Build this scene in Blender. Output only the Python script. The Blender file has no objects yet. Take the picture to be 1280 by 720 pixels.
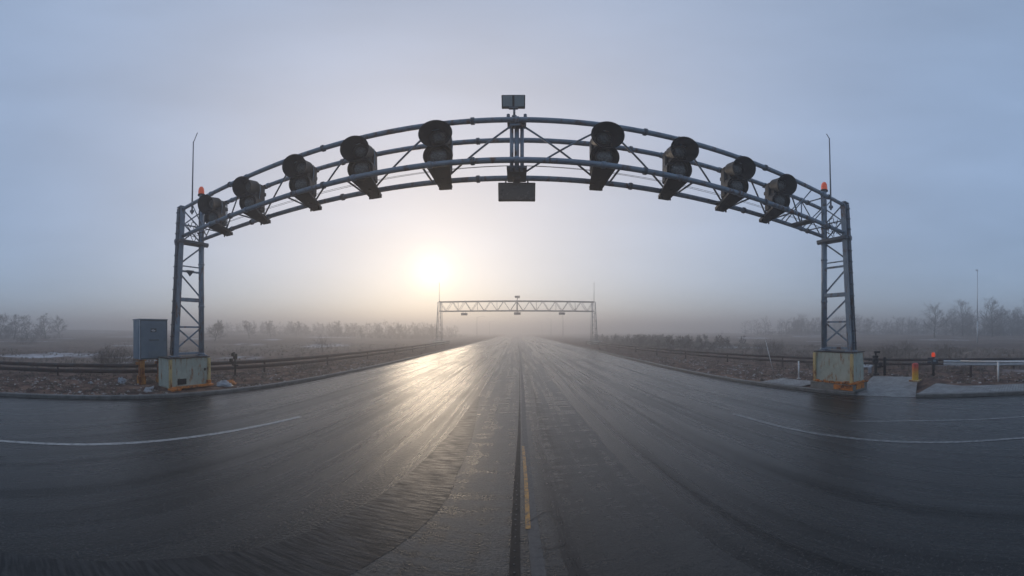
import bpy, math, random
from mathutils import Vector, Matrix, noise as mnoise

R = math.radians
sc = bpy.context.scene
col = sc.collection

# ------------------------------------------------------------------ camera
cam_d = bpy.data.cameras.new("camera")
cam = bpy.data.objects.new("camera", cam_d)
col.objects.link(cam)
cam.location = (0, 0, 2.6)
cam.rotation_euler = (R(90), 0, R(0.84))
cam_d.type = 'PANO'
cc = cam_d
cc.panorama_type = 'EQUIRECTANGULAR'
cc.longitude_min, cc.longitude_max = R(-90), R(90)
cc.latitude_min, cc.latitude_max = R(-42.9), R(58.36)
cam_d.clip_start = 0.05
cam_d.clip_end = 6000
sc.camera = cam

sc.view_settings.view_transform = 'Standard'
sc.view_settings.look = 'None'
sc.view_settings.gamma = 1
sc.view_settings.use_curve_mapping = False
sc.view_settings.exposure = EXPOSURE = 0.40

sc.render.engine = 'CYCLES'
sc.cycles.use_denoising = True
sc.cycles.max_bounces = 6
sc.cycles.volume_bounces = 2
sc.cycles.sample_clamp_indirect = 6
sc.cycles.caustics_reflective = False
sc.cycles.caustics_refractive = False

# ------------------------------------------------------------------ sky and sun
SUN_EL, SUN_AZ = R(10.3), R(-14.8)        # azimuth from +Y towards +X
sun_dir = Vector((math.sin(SUN_AZ) * math.cos(SUN_EL), math.cos(SUN_AZ) * math.cos(SUN_EL), math.sin(SUN_EL)))
world = bpy.data.worlds.new("World")
sc.world = world
world.use_nodes = True
wn, wl = world.node_tree.nodes, world.node_tree.links
bg = wn['Background']
sky = wn.new('ShaderNodeTexSky')
sky.sky_type = 'NISHITA'
sky.sun_disc = False
sky.sun_elevation = SUN_EL
sky.sun_rotation = SUN_AZ
sky.altitude = 50
sky.air_density = 1.0
sky.dust_density = 0.4
sky.ozone_density = 2.0
# high thin fog: an even veil of cloud over the clear sky, brightest round the sun
geo = wn.new('ShaderNodeTexCoord')
dot = wn.new('ShaderNodeVectorMath'); dot.operation = 'DOT_PRODUCT'
nrm = wn.new('ShaderNodeVectorMath'); nrm.operation = 'NORMALIZE'
wl.new(geo.outputs['Generated'], nrm.inputs[0])
wl.new(nrm.outputs[0], dot.inputs[0])
dot.inputs[1].default_value = sun_dir


def wmath(op, a, b=None, c=None):
    n = wn.new('ShaderNodeMath'); n.operation = op
    for i, v in enumerate((a, b, c)):
        if v is None: continue
        if isinstance(v, (int, float)): n.inputs[i].default_value = v
        else: wl.new(v, n.inputs[i])
    return n.outputs[0]


def wcolor(fac, colr, prev=None):
    m = wn.new('ShaderNodeVectorMath'); m.operation = 'SCALE'
    m.inputs[0].default_value = colr
    if isinstance(fac, (int, float)): m.inputs['Scale'].default_value = fac
    else: wl.new(fac, m.inputs['Scale'])
    if prev is None: return m.outputs[0]
    a = wn.new('ShaderNodeVectorMath'); a.operation = 'ADD'
    wl.new(prev, a.inputs[0]); wl.new(m.outputs[0], a.inputs[1])
    return a.outputs[0]


ang = wmath('ARCCOSINE', wmath('MINIMUM', dot.outputs['Value'], 1.0))     # radians from the sun


def lobe(width):                                                       # exp(-(angle/width)^2)
    q = wmath('DIVIDE', ang, width)
    return wmath('EXPONENT', wmath('MULTIPLY', wmath('MULTIPLY', q, q), -1.0))


sky_scaled = wn.new('ShaderNodeVectorMath'); sky_scaled.operation = 'SCALE'
wl.new(sky.outputs[0], sky_scaled.inputs[0]); sky_scaled.inputs['Scale'].default_value = 0.30
cl = wn.new('ShaderNodeTexNoise'); cl.inputs['Scale'].default_value = 1.6; cl.inputs['Detail'].default_value = 4
mp = wn.new('ShaderNodeMapping'); mp.inputs['Scale'].default_value = (1, 1, 3.5)
wl.new(nrm.outputs[0], mp.inputs['Vector']); wl.new(mp.outputs[0], cl.inputs['Vector'])
veil = wmath('ADD', wmath('MULTIPLY', cl.outputs['Fac'], 0.5), 0.75)
c = wcolor(veil, (2.0, 2.72, 4.0), sky_scaled.outputs[0])
c = wcolor(lobe(R(46)), (3.8, 2.5, 1.0), c)
c = wcolor(lobe(R(3.0)), (9.0, 6.6, 2.6), c)
wl.new(c, bg.inputs['Color'])
bg.inputs['Strength'].default_value = 0.1

sun_d = bpy.data.lights.new("sun", 'SUN')
sun_d.energy = 0.5
sun_d.angle = R(14)
sun_d.color = (1.0, 0.80, 0.58)
sun = bpy.data.objects.new("sun", sun_d)
sun.rotation_euler = (-sun_dir).to_track_quat('-Z', 'Y').to_euler()
sun.location = (-10, 40, 30)
col.objects.link(sun)

# ------------------------------------------------------------------ helpers
random.seed(7)


class MB:
    """collects shapes and links them as one mesh object"""
    def __init__(self): self.v = []; self.f = []; self.sm = []

    def add(self, vs, fs, smooth=False):
        o = len(self.v)
        self.v += [tuple(v) for v in vs]
        self.f += [tuple(i + o for i in f) for f in fs]
        self.sm += [smooth] * len(fs)
        return self

    def box(self, c, s, rot=None, bev=0.0):
        c = Vector(c); hx, hy, hz = s[0] / 2, s[1] / 2, s[2] / 2
        if bev <= 0:
            vs = [Vector((x * hx, y * hy, z * hz)) for x in (-1, 1) for y in (-1, 1) for z in (-1, 1)]
            fs = [(0, 1, 3, 2), (4, 6, 7, 5), (0, 4, 5, 1), (2, 3, 7, 6), (0, 2, 6, 4), (1, 5, 7, 3)]
        else:
            b = min(bev, hx * .9, hy * .9, hz * .9)
            pts = {}; vs = []; fs = []
            for x in (-1, 1):
                for y in (-1, 1):
                    for z in (-1, 1):
                        for a in range(3):
                            p = [x * (hx - b), y * (hy - b), z * (hz - b)]
                            p[a] = (x * hx, y * hy, z * hz)[a]
                            pts[(x, y, z, a)] = len(vs); vs.append(Vector(p))
            g = lambda x, y, z, a: pts[(x, y, z, a)]
            for s1 in (-1, 1):
                fs += [(g(s1, -1, -1, 0), g(s1, 1, -1, 0), g(s1, 1, 1, 0), g(s1, -1, 1, 0))[::s1],
                       (g(-1, s1, -1, 1), g(-1, s1, 1, 1), g(1, s1, 1, 1), g(1, s1, -1, 1))[::s1],
                       (g(-1, -1, s1, 2), g(1, -1, s1, 2), g(1, 1, s1, 2), g(-1, 1, s1, 2))[::s1]]
                for s2 in (-1, 1):
                    fs += [(g(s1, s2, -1, 0), g(s1, s2, 1, 0), g(s1, s2, 1, 1), g(s1, s2, -1, 1)),
                           (g(s1, -1, s2, 0), g(s1, 1, s2, 0), g(s1, 1, s2, 2), g(s1, -1, s2, 2)),
                           (g(-1, s1, s2, 1), g(1, s1, s2, 1), g(1, s1, s2, 2), g(-1, s1, s2, 2))]
                    for s3 in (-1, 1):
                        fs.append((g(s1, s2, s3, 0), g(s1, s2, s3, 1), g(s1, s2, s3, 2)))
        if rot is not None: vs = [rot @ v for v in vs]
        return self.add([c + v for v in vs], fs)

    def bar(self, a, b, w, h, bev=0.0, up=Vector((0, 0, 1))):
        """rectangular bar from a to b, w across, h along 'up'"""
        a, b = Vector(a), Vector(b); d = (b - a); L = d.length; d.normalize()
        u = up - d * up.dot(d)
        if u.length < 1e-3: u = Vector((0, 1, 0)) - d * d.y
        u.normalize(); s = d.cross(u)
        m = Matrix((d, s, u)).transposed()
        return self.box((a + b) / 2, (L, w, h), m, bev)

    def hbeam(self, a, b, w, h, t, face=Vector((1, 0, 0))):
        """I section: two flanges and a web; flanges lie square to 'face'"""
        a, b = Vector(a), Vector(b); d = (b - a).normalized()
        f = (face - d * face.dot(d)).normalized(); s = d.cross(f)
        for k in (-1, 1):
            self.bar(a + f * k * (h / 2 - t / 2), b + f * k * (h / 2 - t / 2), w, t, 0, f)
        self.bar(a, b, t, h - 2 * t - .002, 0, f)
        return self

    def tube(self, pts, r, n=8, caps=True, smooth=True):
        pts = [Vector(p) for p in pts]
        rs = r if isinstance(r, (list, tuple)) else [r] * len(pts)
        vs = []; fs = []; u = None
        for i, p in enumerate(pts):
            d = (pts[min(i + 1, len(pts) - 1)] - pts[max(i - 1, 0)]).normalized()
            if u is None:
                u = d.orthogonal().normalized()
            else:
                u = u - d * u.dot(d)
                u = u.normalized() if u.length > 1e-6 else d.orthogonal().normalized()
            w = d.cross(u)
            for k in range(n):
                t = 2 * math.pi * k / n
                vs.append(p + (u * math.cos(t) + w * math.sin(t)) * rs[i])
        for i in range(len(pts) - 1):
            for k in range(n):
                k2 = (k + 1) % n
                fs.append((i * n + k, i * n + k2, (i + 1) * n + k2, (i + 1) * n + k))
        self.add(vs, fs, smooth)
        if caps:
            o = len(self.v) - len(vs)
            self.f += [tuple(o + k for k in range(n))[::-1], tuple(o + (len(pts) - 1) * n + k for k in range(n))]
            self.sm += [False, False]
        return self

    def lathe(self, c, axis, prof, n=24, smooth=True):
        """prof: list of (distance along axis, radius)"""
        c = Vector(c); axis = Vector(axis).normalized()
        u = axis.orthogonal().normalized(); w = axis.cross(u)
        vs = []; fs = []
        for (t, r) in prof:
            for k in range(n):
                a = 2 * math.pi * k / n
                vs.append(c + axis * t + (u * math.cos(a) + w * math.sin(a)) * max(r, 1e-4))
        for i in range(len(prof) - 1):
            for k in range(n):
                k2 = (k + 1) % n
                fs.append((i * n + k, i * n + k2, (i + 1) * n + k2, (i + 1) * n + k))
        return self.add(vs, fs, smooth)

    def build(self, name, m, parent=None):
        me = bpy.data.meshes.new(name)
        me.from_pydata(self.v, [], self.f)
        me.polygons.foreach_set('use_smooth', self.sm)
        me.materials.append(m)
        me.update()
        o = bpy.data.objects.new(name, me)
        col.objects.link(o)
        if parent is not None: o.parent = parent
        return o


def tag(o, label=None, cat=None, group=None, kind=None):
    if label: o['label'] = label
    if cat: o['category'] = cat
    if group: o['group'] = group
    if kind: o['kind'] = kind
    return o


def empty(name, loc, label, cat, group=None, rz=0):
    o = bpy.data.objects.new(name, None)
    o.empty_display_size = .2
    o.location = loc; o.rotation_euler = (0, 0, rz)
    col.objects.link(o)
    return tag(o, label, cat, group)


def children(o): return [c for c in bpy.data.objects if c.parent == o]


def copy_tree(o, parent=None):
    c = o.copy(); col.objects.link(c); c.parent = parent
    for ch in children(o):
        if ch != c: copy_tree(ch, c)
    return c


def lerp_poly(poly, y):
    """x on a polyline given as (x, y) with rising y"""
    if y <= poly[0][1]: return poly[0][0]
    for (x0, y0), (x1, y1) in zip(poly, poly[1:]):
        if y <= y1: return x0 + (x1 - x0) * (y - y0) / (y1 - y0)
    return poly[-1][0]


def smooth_poly(poly, y, w=1.2):
    w = w + abs(y) * .05
    return sum(lerp_poly(poly, y + k * w / 3) for k in (-3, -2, -1, 0, 1, 2, 3)) / 7


# ------------------------------------------------------------------ materials
def new_mat(name):
    m = bpy.data.materials.new(name); m.use_nodes = True
    return m, m.node_tree.nodes, m.node_tree.links, m.node_tree.nodes['Principled BSDF']


def tex_noise(N, L, scale, detail=4, rough=.55, vec=None, mapscale=None):
    n = N.new('ShaderNodeTexNoise'); n.inputs['Scale'].default_value = scale
    n.inputs['Detail'].default_value = detail; n.inputs['Roughness'].default_value = rough
    if vec is None:
        tc = N.new('ShaderNodeTexCoord'); vec = tc.outputs['Object']
    if mapscale:
        m = N.new('ShaderNodeMapping'); m.inputs['Scale'].default_value = mapscale
        L.new(vec, m.inputs['Vector']); vec = m.outputs[0]
    L.new(vec, n.inputs['Vector'])
    return n.outputs['Fac']


def ramp(N, L, fac, stops):
    r = N.new('ShaderNodeValToRGB')
    while len(r.color_ramp.elements) > len(stops): r.color_ramp.elements.remove(r.color_ramp.elements[-1])
    while len(r.color_ramp.elements) < len(stops): r.color_ramp.elements.new(.5)
    for e, (p, cl_) in zip(r.color_ramp.elements, stops):
        e.position = p
        e.color = (cl_, cl_, cl_, 1) if isinstance(cl_, (int, float)) else (*cl_, 1)
    L.new(fac, r.inputs[0])
    return r.outputs[0]


def mixc(N, L, fac, a, b, blend='MIX'):
    m = N.new('ShaderNodeMix'); m.data_type = 'RGBA'; m.blend_type = blend
    for sock, v in ((m.inputs[0], fac), (m.inputs[6], a), (m.inputs[7], b)):
        if isinstance(v, (int, float)): sock.default_value = v
        elif isinstance(v, tuple): sock.default_value = (*v, 1)
        else: L.new(v, sock)
    return m.outputs[2]


def mth(N, L, op, a, b=None, cl_=False):
    m = N.new('ShaderNodeMath'); m.operation = op; m.use_clamp = cl_
    for i, v in enumerate((a, b)):
        if v is None: continue
        if isinstance(v, (int, float)): m.inputs[i].default_value = v
        else: L.new(v, m.inputs[i])
    return m.outputs[0]


def bump(N, L, B, h, strength, dist):
    b = N.new('ShaderNodeBump'); b.inputs['Strength'].default_value = strength
    b.inputs['Distance'].default_value = dist
    L.new(h, b.inputs['Height']); L.new(b.outputs[0], B.inputs['Normal'])
    return b


def simple(name, c1, c2=None, rough=.6, metal=0.0, scale=6, bumpd=0.002, spec=.5, detail=5):
    m, N, L, B = new_mat(name)
    c2 = c2 or tuple(x * .7 for x in c1)
    n = tex_noise(N, L, scale, detail, .65)
    L.new(ramp(N, L, n, [(.3, c2), (.7, c1)]), B.inputs['Base Color'])
    L.new(ramp(N, L, n, [(.3, min(1, rough + .12)), (.7, max(.05, rough - .08))]), B.inputs['Roughness'])
    B.inputs['Metallic'].default_value = metal
    B.inputs['Specular IOR Level'].default_value = spec
    if bumpd: bump(N, L, B, tex_noise(N, L, scale * 8, 3), .4, bumpd)
    return m


def rusty(name, paint, paint2, rust=(.28, .09, .02), rust2=(.10, .035, .015), amount=.5, rough=.55, streak=True, zlow=None, ztop=None):
    """paint with rust blooming through it, running down in streaks; zlow = height of a foot eaten by rust"""
    m, N, L, B = new_mat(name)
    p = ramp(N, L, tex_noise(N, L, 3, 5), [(.3, paint2), (.7, paint)])
    r = ramp(N, L, tex_noise(N, L, 9, 5), [(.35, rust2), (.65, rust)])
    f1 = tex_noise(N, L, 4, 8, .7, mapscale=(1, 1, .35 if streak else 1))
    lo = 1 - amount
    f = ramp(N, L, f1, [(max(0, lo - .03), 0.0), (min(1, lo + .09), 1.0)])
    if zlow is not None:
        tc = N.new('ShaderNodeTexCoord'); sp = N.new('ShaderNodeSeparateXYZ')
        L.new(tc.outputs['Object'], sp.inputs[0])
        d = mth(N, L, 'SUBTRACT', zlow, sp.outputs['Z'])
        d = mth(N, L, 'MULTIPLY', d, 5.0)
        d = mth(N, L, 'ADD', d, mth(N, L, 'MULTIPLY', mth(N, L, 'SUBTRACT', f1, .5), 4.0), True)
        f = mth(N, L, 'MAXIMUM', f, d)
        if ztop is not None:
            fd = tex_noise(N, L, 9, 5, .7, mapscale=(1, 1, .10))
            e_ = mth(N, L, 'MULTIPLY', mth(N, L, 'SUBTRACT', sp.outputs['Z'], ztop), 1.3)
            e_ = mth(N, L, 'ADD', e_, mth(N, L, 'MULTIPLY', mth(N, L, 'SUBTRACT', fd, .5), 5.5), True)
            f = mth(N, L, 'MAXIMUM', f, mth(N, L, 'MULTIPLY', e_, .85))
    L.new(mixc(N, L, f, p, r), B.inputs['Base Color'])
    L.new(mixc(N, L, f, (rough,) * 3, (.9,) * 3), B.inputs['Roughness'])
    bump(N, L, B, mth(N, L, 'ADD', f, tex_noise(N, L, 60, 3)), .5, .003)
    return m


M = {}
M['steel'] = rusty('blue_grey_painted_steel', (.19, .25, .31), (.13, .175, .225), (.16, .08, .045), (.09, .055, .04), amount=.45, rough=.42)
M['steel_dark'] = rusty('dark_painted_steel', (.09, .11, .135), (.06, .07, .09), amount=.38, rough=.5)
M['far_steel'] = simple('galvanised_steel', (.22, .235, .25), (.15, .16, .17), .5, .3)
M['black'] = simple('black_signal_paint', (.006, .006, .0065), (.003, .003, .003), .6, 0, 10, .001, .25)
M['opening_shade'] = simple('opening_shade_black', (.008, .008, .008), (.005, .005, .005), .9)
M['body'] = simple('signal_body_paint', (.010, .0105, .012), (.005, .0055, .006), .5, 0, 5, .001, .3)
M['bracket'] = simple('bracket_steel', (.022, .017, .014), (.012, .010, .009), .6, 0, 4, .001, .3)
M['rail'] = rusty('brown_rail_steel', (.012, .009, .008), (.007, .006, .005), (.06, .026, .015), (.03, .015, .010), amount=.55)
M['block'] = rusty('pale_green_paint', (.42, .45, .38), (.31, .34, .28), (.34, .15, .04), (.16, .07, .025), amount=.44, zlow=.10, ztop=1.25)
M['post_cream'] = rusty('cream_yellow_paint', (.60, .46, .20), (.46, .34, .15), (.32, .11, .03), amount=.5, zlow=.12)
M['rust'] = rusty('flaking_orange_rust', (.65, .22, .02), (.42, .12, .02), (.12, .045, .02), (.06, .03, .015), amount=.47, streak=False)
M['rust_yellow'] = rusty('orange_and_yellow_paint', (.55, .24, .02), (.42, .15, .02), (.24, .07, .015), (.12, .035, .012), amount=.5)
M['cabinet'] = simple('blue_grey_cabinet_paint', (.145, .20, .245), (.12, .17, .21), .42, 0, 2.5, .001)
M['white_paint'] = simple('white_paint', (.74, .74, .73), (.55, .55, .54), .5, 0, 12, .001)
M['galv'] = simple('galvanised_beam', (.50, .54, .58), (.38, .42, .46), .4, .35, 5, .001)
M['orange_lens'] = None
M['concrete'] = simple('old_concrete', (.22, .215, .20), (.13, .13, .12), .85, 0, 4, .006)
M['bag'] = simple('thin_white_plastic', (.36, .38, .41), (.22, .24, .27), .35, 0, 8, .01)
M['card'] = simple('wet_grey_board', (.30, .31, .33), (.20, .21, .23), .5, 0, 6, .003)
M['bark'] = simple('bare_bark', (.075, .062, .052), (.045, .038, .032), .9, 0, 8, 0)
M['twig'] = simple('dry_twigs', (.12, .095, .075), (.07, .055, .045), .9, 0, 1.5, 0)
M['weed'] = simple('pale_dry_weeds', (.22, .18, .14), (.10, .08, .062), .95, 0, .6, 0)
M['stone'] = simple('pebbles', (.46, .43, .41), (.10, .075, .06), .8, 0, 2.0, 0)
M['dark_box'] = simple('dark_blue_plastic', (.018, .028, .045), (.010, .015, .025), .4)


def lens_mat(name, colr, emit=0.0):
    m, N, L, B = new_mat(name)
    n = tex_noise(N, L, 30, 2)
    L.new(ramp(N, L, n, [(.3, tuple(x * .7 for x in colr)), (.7, colr)]), B.inputs['Base Color'])
    B.inputs['Roughness'].default_value = .25
    if emit:
        B.inputs['Emission Color'].default_value = (*colr, 1)
        B.inputs['Emission Strength'].default_value = emit
    return m


M['orange_lens'] = lens_mat('orange_beacon_plastic', (.85, .10, .012), .12)
M['red_lens'] = lens_mat('red_lamp_plastic', (.85, .07, .015), .3)


def signal_glass():
    m, N, L, B = new_mat('dark_ribbed_signal_lens')
    v = N.new('ShaderNodeTexVoronoi'); v.inputs['Scale'].default_value = 22
    tc = N.new('ShaderNodeTexCoord'); L.new(tc.outputs['Object'], v.inputs['Vector'])
    L.new(ramp(N, L, v.outputs['Distance'], [(.1, (.15, .16, .155)), (.8, (.06, .058, .056))]), B.inputs['Base Color'])
    B.inputs['Roughness'].default_value = .22
    bump(N, L, B, v.outputs['Distance'], .6, .02)
    return m


M['lens'] = signal_glass()


def panel_glass():
    m, N, L, B = new_mat('floodlight_glass')
    br = N.new('ShaderNodeTexBrick'); br.inputs['Scale'].default_value = 22
    br.inputs['Color1'].default_value = (.20, .23, .23, 1); br.inputs['Color2'].default_value = (.16, .19, .19, 1)
    br.inputs['Mortar'].default_value = (.05, .055, .06, 1); br.offset = 0
    tc = N.new('ShaderNodeTexCoord'); mp_ = N.new('ShaderNodeMapping')
    mp_.inputs['Rotation'].default_value = (R(90), 0, 0)
    L.new(tc.outputs['Object'], mp_.inputs[0]); L.new(mp_.outputs[0], br.inputs['Vector'])
    L.new(br.outputs[0], B.inputs['Base Color'])
    B.inputs['Roughness'].default_value = .2
    return m


M['panel'] = panel_glass()
M['box_glass'] = simple('dusty_dark_glass', (.05, .048, .046), (.025, .025, .026), .25, 0, 3, 0)


def asphalt():
    m, N, L, B = new_mat('wet_asphalt')
    tc = N.new('ShaderNodeTexCoord'); V = tc.outputs['Object']
    agg = N.new('ShaderNodeTexVoronoi'); agg.inputs['Scale'].default_value = 24; L.new(V, agg.inputs['Vector'])
    agg2 = tex_noise(N, L, 30, 6, .75, V)
    big = tex_noise(N, L, 1.0, 5, .6, V, (1.1, .03, 1))          # wheel tracks: long streaks along the road
    mid = tex_noise(N, L, 1.0, 6, .65, V, (5.0, .06, 1))
    pat = tex_noise(N, L, .3, 6, .65, V)
    st = mth(N, L, 'ADD', mth(N, L, 'MULTIPLY', big, .42), mth(N, L, 'ADD', mth(N, L, 'MULTIPLY', mid, .38), mth(N, L, 'MULTIPLY', pat, .20)))
    base = ramp(N, L, st, [(.41, (.006, .0055, .005)), (.5, (.014, .013, .0118)), (.59, (.025, .0235, .0215))])
    base = mixc(N, L, ramp(N, L, agg2, [(.55, 0.0), (.66, .9)]), base, (.10, .095, .088))
    L.new(base, B.inputs['Base Color'])
    L.new(ramp(N, L, st, [(.40, .18), (.5, .26), (.60, .42)]), B.inputs['Roughness'])
    trk = ramp(N, L, tex_noise(N, L, 1.0, 7, .68, V, (2.6, .05, 1)), [(.34, .16), (.47, .38), (.62, .48)])
    L.new(trk, B.inputs['Specular IOR Level'])
    hgt = mth(N, L, 'ADD', mth(N, L, 'MULTIPLY', agg.outputs['Distance'], .7), mth(N, L, 'MULTIPLY', agg2, 1.1))
    bump(N, L, B, hgt, .8, .009)
    return m


def strip_mat():
    m, N, L, B = new_mat('worn_concrete_strip')
    tc = N.new('ShaderNodeTexCoord'); V = tc.outputs['Object']
    cross = tex_noise(N, L, 1.0, 8, .72, V, (1.0, 4.2, 1))        # stains across
    along = tex_noise(N, L, 1.0, 6, .65, V, (3.4, .10, 1))
    f = mth(N, L, 'ADD', mth(N, L, 'MULTIPLY', cross, .55), mth(N, L, 'MULTIPLY', along, .45))
    base = ramp(N, L, f, [(.43, (.010, .0095, .009)), (.475, (.042, .040, .036)), (.54, (.125, .118, .108))])
    sp = N.new('ShaderNodeSeparateXYZ'); L.new(V, sp.inputs[0])
    near = ramp(N, L, mth(N, L, 'ADD', mth(N, L, 'ABSOLUTE', mth(N, L, 'SUBTRACT', sp.outputs['X'], .72)), mth(N, L, 'MULTIPLY', tex_noise(N, L, 1.0, 6, .75, V, (2.2, 6, 1)), .9)), [(.50, 1.0), (.62, 0.0)])
    base = mixc(N, L, near, base, (.009, .009, .009))
    yf = mth(N, L, 'MULTIPLY', mth(N, L, 'SUBTRACT', 15.0, sp.outputs['Y']), .11, True)      # the near right side is resurfaced in dark asphalt
    xf = mth(N, L, 'MULTIPLY', mth(N, L, 'SUBTRACT', sp.outputs['X'], .3), 8.0, True)
    pz = ramp(N, L, tex_noise(N, L, 1.3, 6, .7, V), [(.38, .45), (.60, .9)])
    base = mixc(N, L, mth(N, L, 'MULTIPLY', mth(N, L, 'MULTIPLY', yf, xf), pz), base, (.026, .0245, .0225))
    yn_ = mth(N, L, 'MULTIPLY', mth(N, L, 'SUBTRACT', 9.0, sp.outputs['Y']), .09, True)
    base = mixc(N, L, yn_, base, (.055, .052, .048))
    grit = tex_noise(N, L, 32, 6, .75, V)
    base = mixc(N, L, .75, base, ramp(N, L, grit, [(.35, .25), (.65, 1.2)]), 'MULTIPLY')
    L.new(base, B.inputs['Base Color'])
    L.new(ramp(N, L, f, [(.43, .20), (.53, .42)]), B.inputs['Roughness'])
    B.inputs['Specular IOR Level'].default_value = .34
    w = N.new('ShaderNodeTexWave'); w.wave_type = 'BANDS'; w.bands_direction = 'Y'
    w.inputs['Scale'].default_value = 3.2; w.inputs['Distortion'].default_value = 14; w.inputs['Detail'].default_value = 3
    w.inputs['Detail Scale'].default_value = 2.5
    L.new(V, w.inputs['Vector'])
    h = mth(N, L, 'ADD', mth(N, L, 'MULTIPLY', w.outputs['Fac'], .2), mth(N, L, 'MULTIPLY', grit, 1.0))
    bump(N, L, B, h, .8, .008)
    return m


def worn_line(name, c1, thr=.5):
    m, N, L, B = new_mat(name)
    tc = N.new('ShaderNodeTexCoord'); V = tc.outputs['Object']
    n = tex_noise(N, L, 9, 7, .75, V)
    f = ramp(N, L, n, [(thr - .10, 0.0), (thr + .10, 1.0)])
    L.new(mixc(N, L, f, c1, (.045, .045, .046)), B.inputs['Base Color'])
    L.new(mixc(N, L, f, (.45,) * 3, (.35,) * 3), B.inputs['Roughness'])
    bump(N, L, B, tex_noise(N, L, 80, 3, .6, V), .4, .003)
    return m


def ground_mat():
    m, N, L, B = new_mat('dead_winter_ground')
    tc = N.new('ShaderNodeTexCoord'); V = tc.outputs['Object']
    n1 = tex_noise(N, L, 1.3, 8, .7, V)
    n2 = tex_noise(N, L, .045, 5, .6, V, (1, .35, 1))
    n3 = tex_noise(N, L, 7, 6, .75, V)
    soil = ramp(N, L, n1, [(.36, (.016, .009, .007)), (.47, (.075, .042, .030)), (.60, (.19, .115, .080))])
    fieldc = ramp(N, L, n2, [(.40, (.035, .026, .021)), (.48, (.09, .068, .052)), (.56, (.20, .165, .13))])
    sp = N.new('ShaderNodeSeparateXYZ'); L.new(V, sp.inputs[0])
    ax = mth(N, L, 'ABSOLUTE', sp.outputs['X'])
    far = mth(N, L, 'MULTIPLY', mth(N, L, 'SUBTRACT', ax, 17.0), .12, True)
    c_ = mixc(N, L, far, soil, mixc(N, L, .55, fieldc, soil))
    frost = ramp(N, L, n3, [(.60, 0.0), (.68, .9)])
    c_ = mixc(N, L, mth(N, L, 'MULTIPLY', frost, .55), c_, (.34, .33, .33))
    # patches of old snow lying in the fields
    sn = tex_noise(N, L, .07, 7, .65, V, (1, .5, 1))
    snow = ramp(N, L, sn, [(.57, 0.0), (.63, 1.0)])
    c_ = mixc(N, L, mth(N, L, 'MULTIPLY', snow, mth(N, L, 'MULTIPLY', far, .8)), c_, (.52, .53, .56))
    L.new(c_, B.inputs['Base Color'])
    B.inputs['Roughness'].default_value = .95
    B.inputs['Specular IOR Level'].default_value = .2
    bump(N, L, B, mth(N, L, 'ADD', n1, mth(N, L, 'MULTIPLY', n3, .5)), .8, .05)
    return m


M['asphalt'] = asphalt(); M['strip'] = strip_mat(); M['ground'] = ground_mat()
M['white_line'] = worn_line('worn_white_road_paint', (.33, .33, .32), .56)
M['faint_line'] = worn_line('faded_white_road_paint', (.22, .22, .22), .50)
M['yellow_line'] = worn_line('worn_yellow_road_paint', (.42, .20, .03), .52)
M['tar'] = simple('black_tar', (.003, .003, .003), (.006, .006, .006), .3, 0, 12, .004)
M['joint'] = simple('grey_joint_filler', (.075, .075, .075), (.04, .04, .04), .5, 0, 20, .003)
M['slot'] = simple('dark_drain_steel', (.004, .004, .004), (.007, .007, .007), .6, .2, 12, .002)


def paving_mat():
    m, N, L, B = new_mat('grey_paving')
    tc = N.new('ShaderNodeTexCoord'); V = tc.outputs['Object']
    br = N.new('ShaderNodeTexBrick'); br.inputs['Scale'].default_value = 2.2; br.inputs['Mortar Size'].default_value = .018
    br.inputs['Color1'].default_value = (.24, .24, .235, 1); br.inputs['Color2'].default_value = (.30, .30, .29, 1)
    br.inputs['Mortar'].default_value = (.07, .065, .06, 1)
    L.new(V, br.inputs['Vector'])
    n = tex_noise(N, L, 3, 6, .7, V)
    n5 = tex_noise(N, L, 1.4, 8, .75, V)
    L.new(mixc(N, L, ramp(N, L, n5, [(.52, 0.0), (.66, .7)]), mixc(N, L, .8, br.outputs[0], ramp(N, L, n, [(.35, .35), (.65, 1.1)]), 'MULTIPLY'), (.06, .045, .035)), B.inputs['Base Color'])
    B.inputs['Roughness'].default_value = .55
    bump(N, L, B, mth(N, L, 'ADD', mth(N, L, 'MULTIPLY', br.outputs['Fac'], -1.0), n), .5, .008)
    return m


M['paving'] = paving_mat()

# ------------------------------------------------------------------ the ground, road and kerbs
KL = [(-15.5, -28), (-13.9, -6), (-13.1, -.2), (-12.5, 1.7), (-11.85, 3.6), (-11.1, 6.1), (-10.45, 10), (-10.2, 15), (-9.95, 26), (-9.8, 88), (-9.8, 1500)]
KR = [(15.5, -28), (14.3, -6), (13.5, .2), (12.0, 4.4), (11.35, 6.6), (11.05, 8.7), (10.7, 11), (10.4, 15), (10.4, 23), (10.8, 45), (10.6, 117), (10.6, 1500)]
ys = []
y = -28.0
while y < 1500:
    ys.append(y)
    y += .35 if y < 16 else (.35 + (y - 16) * .045)
ys.append(1500.0)


def kl(y): return smooth_poly(KL, y)
def kr(y): return smooth_poly(KR, y)


def sheet(name, rows, m, parent=None, smooth=True):
    b = MB(); n = len(rows[0])
    vs = [p for r in rows for p in r]; fs = []
    for i in range(len(rows) - 1):
        for k in range(n - 1):
            fs.append((i * n + k, i * n + k + 1, (i + 1) * n + k + 1, (i + 1) * n + k))
    b.add(vs, fs, smooth)
    return b.build(name, m, parent)


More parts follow.
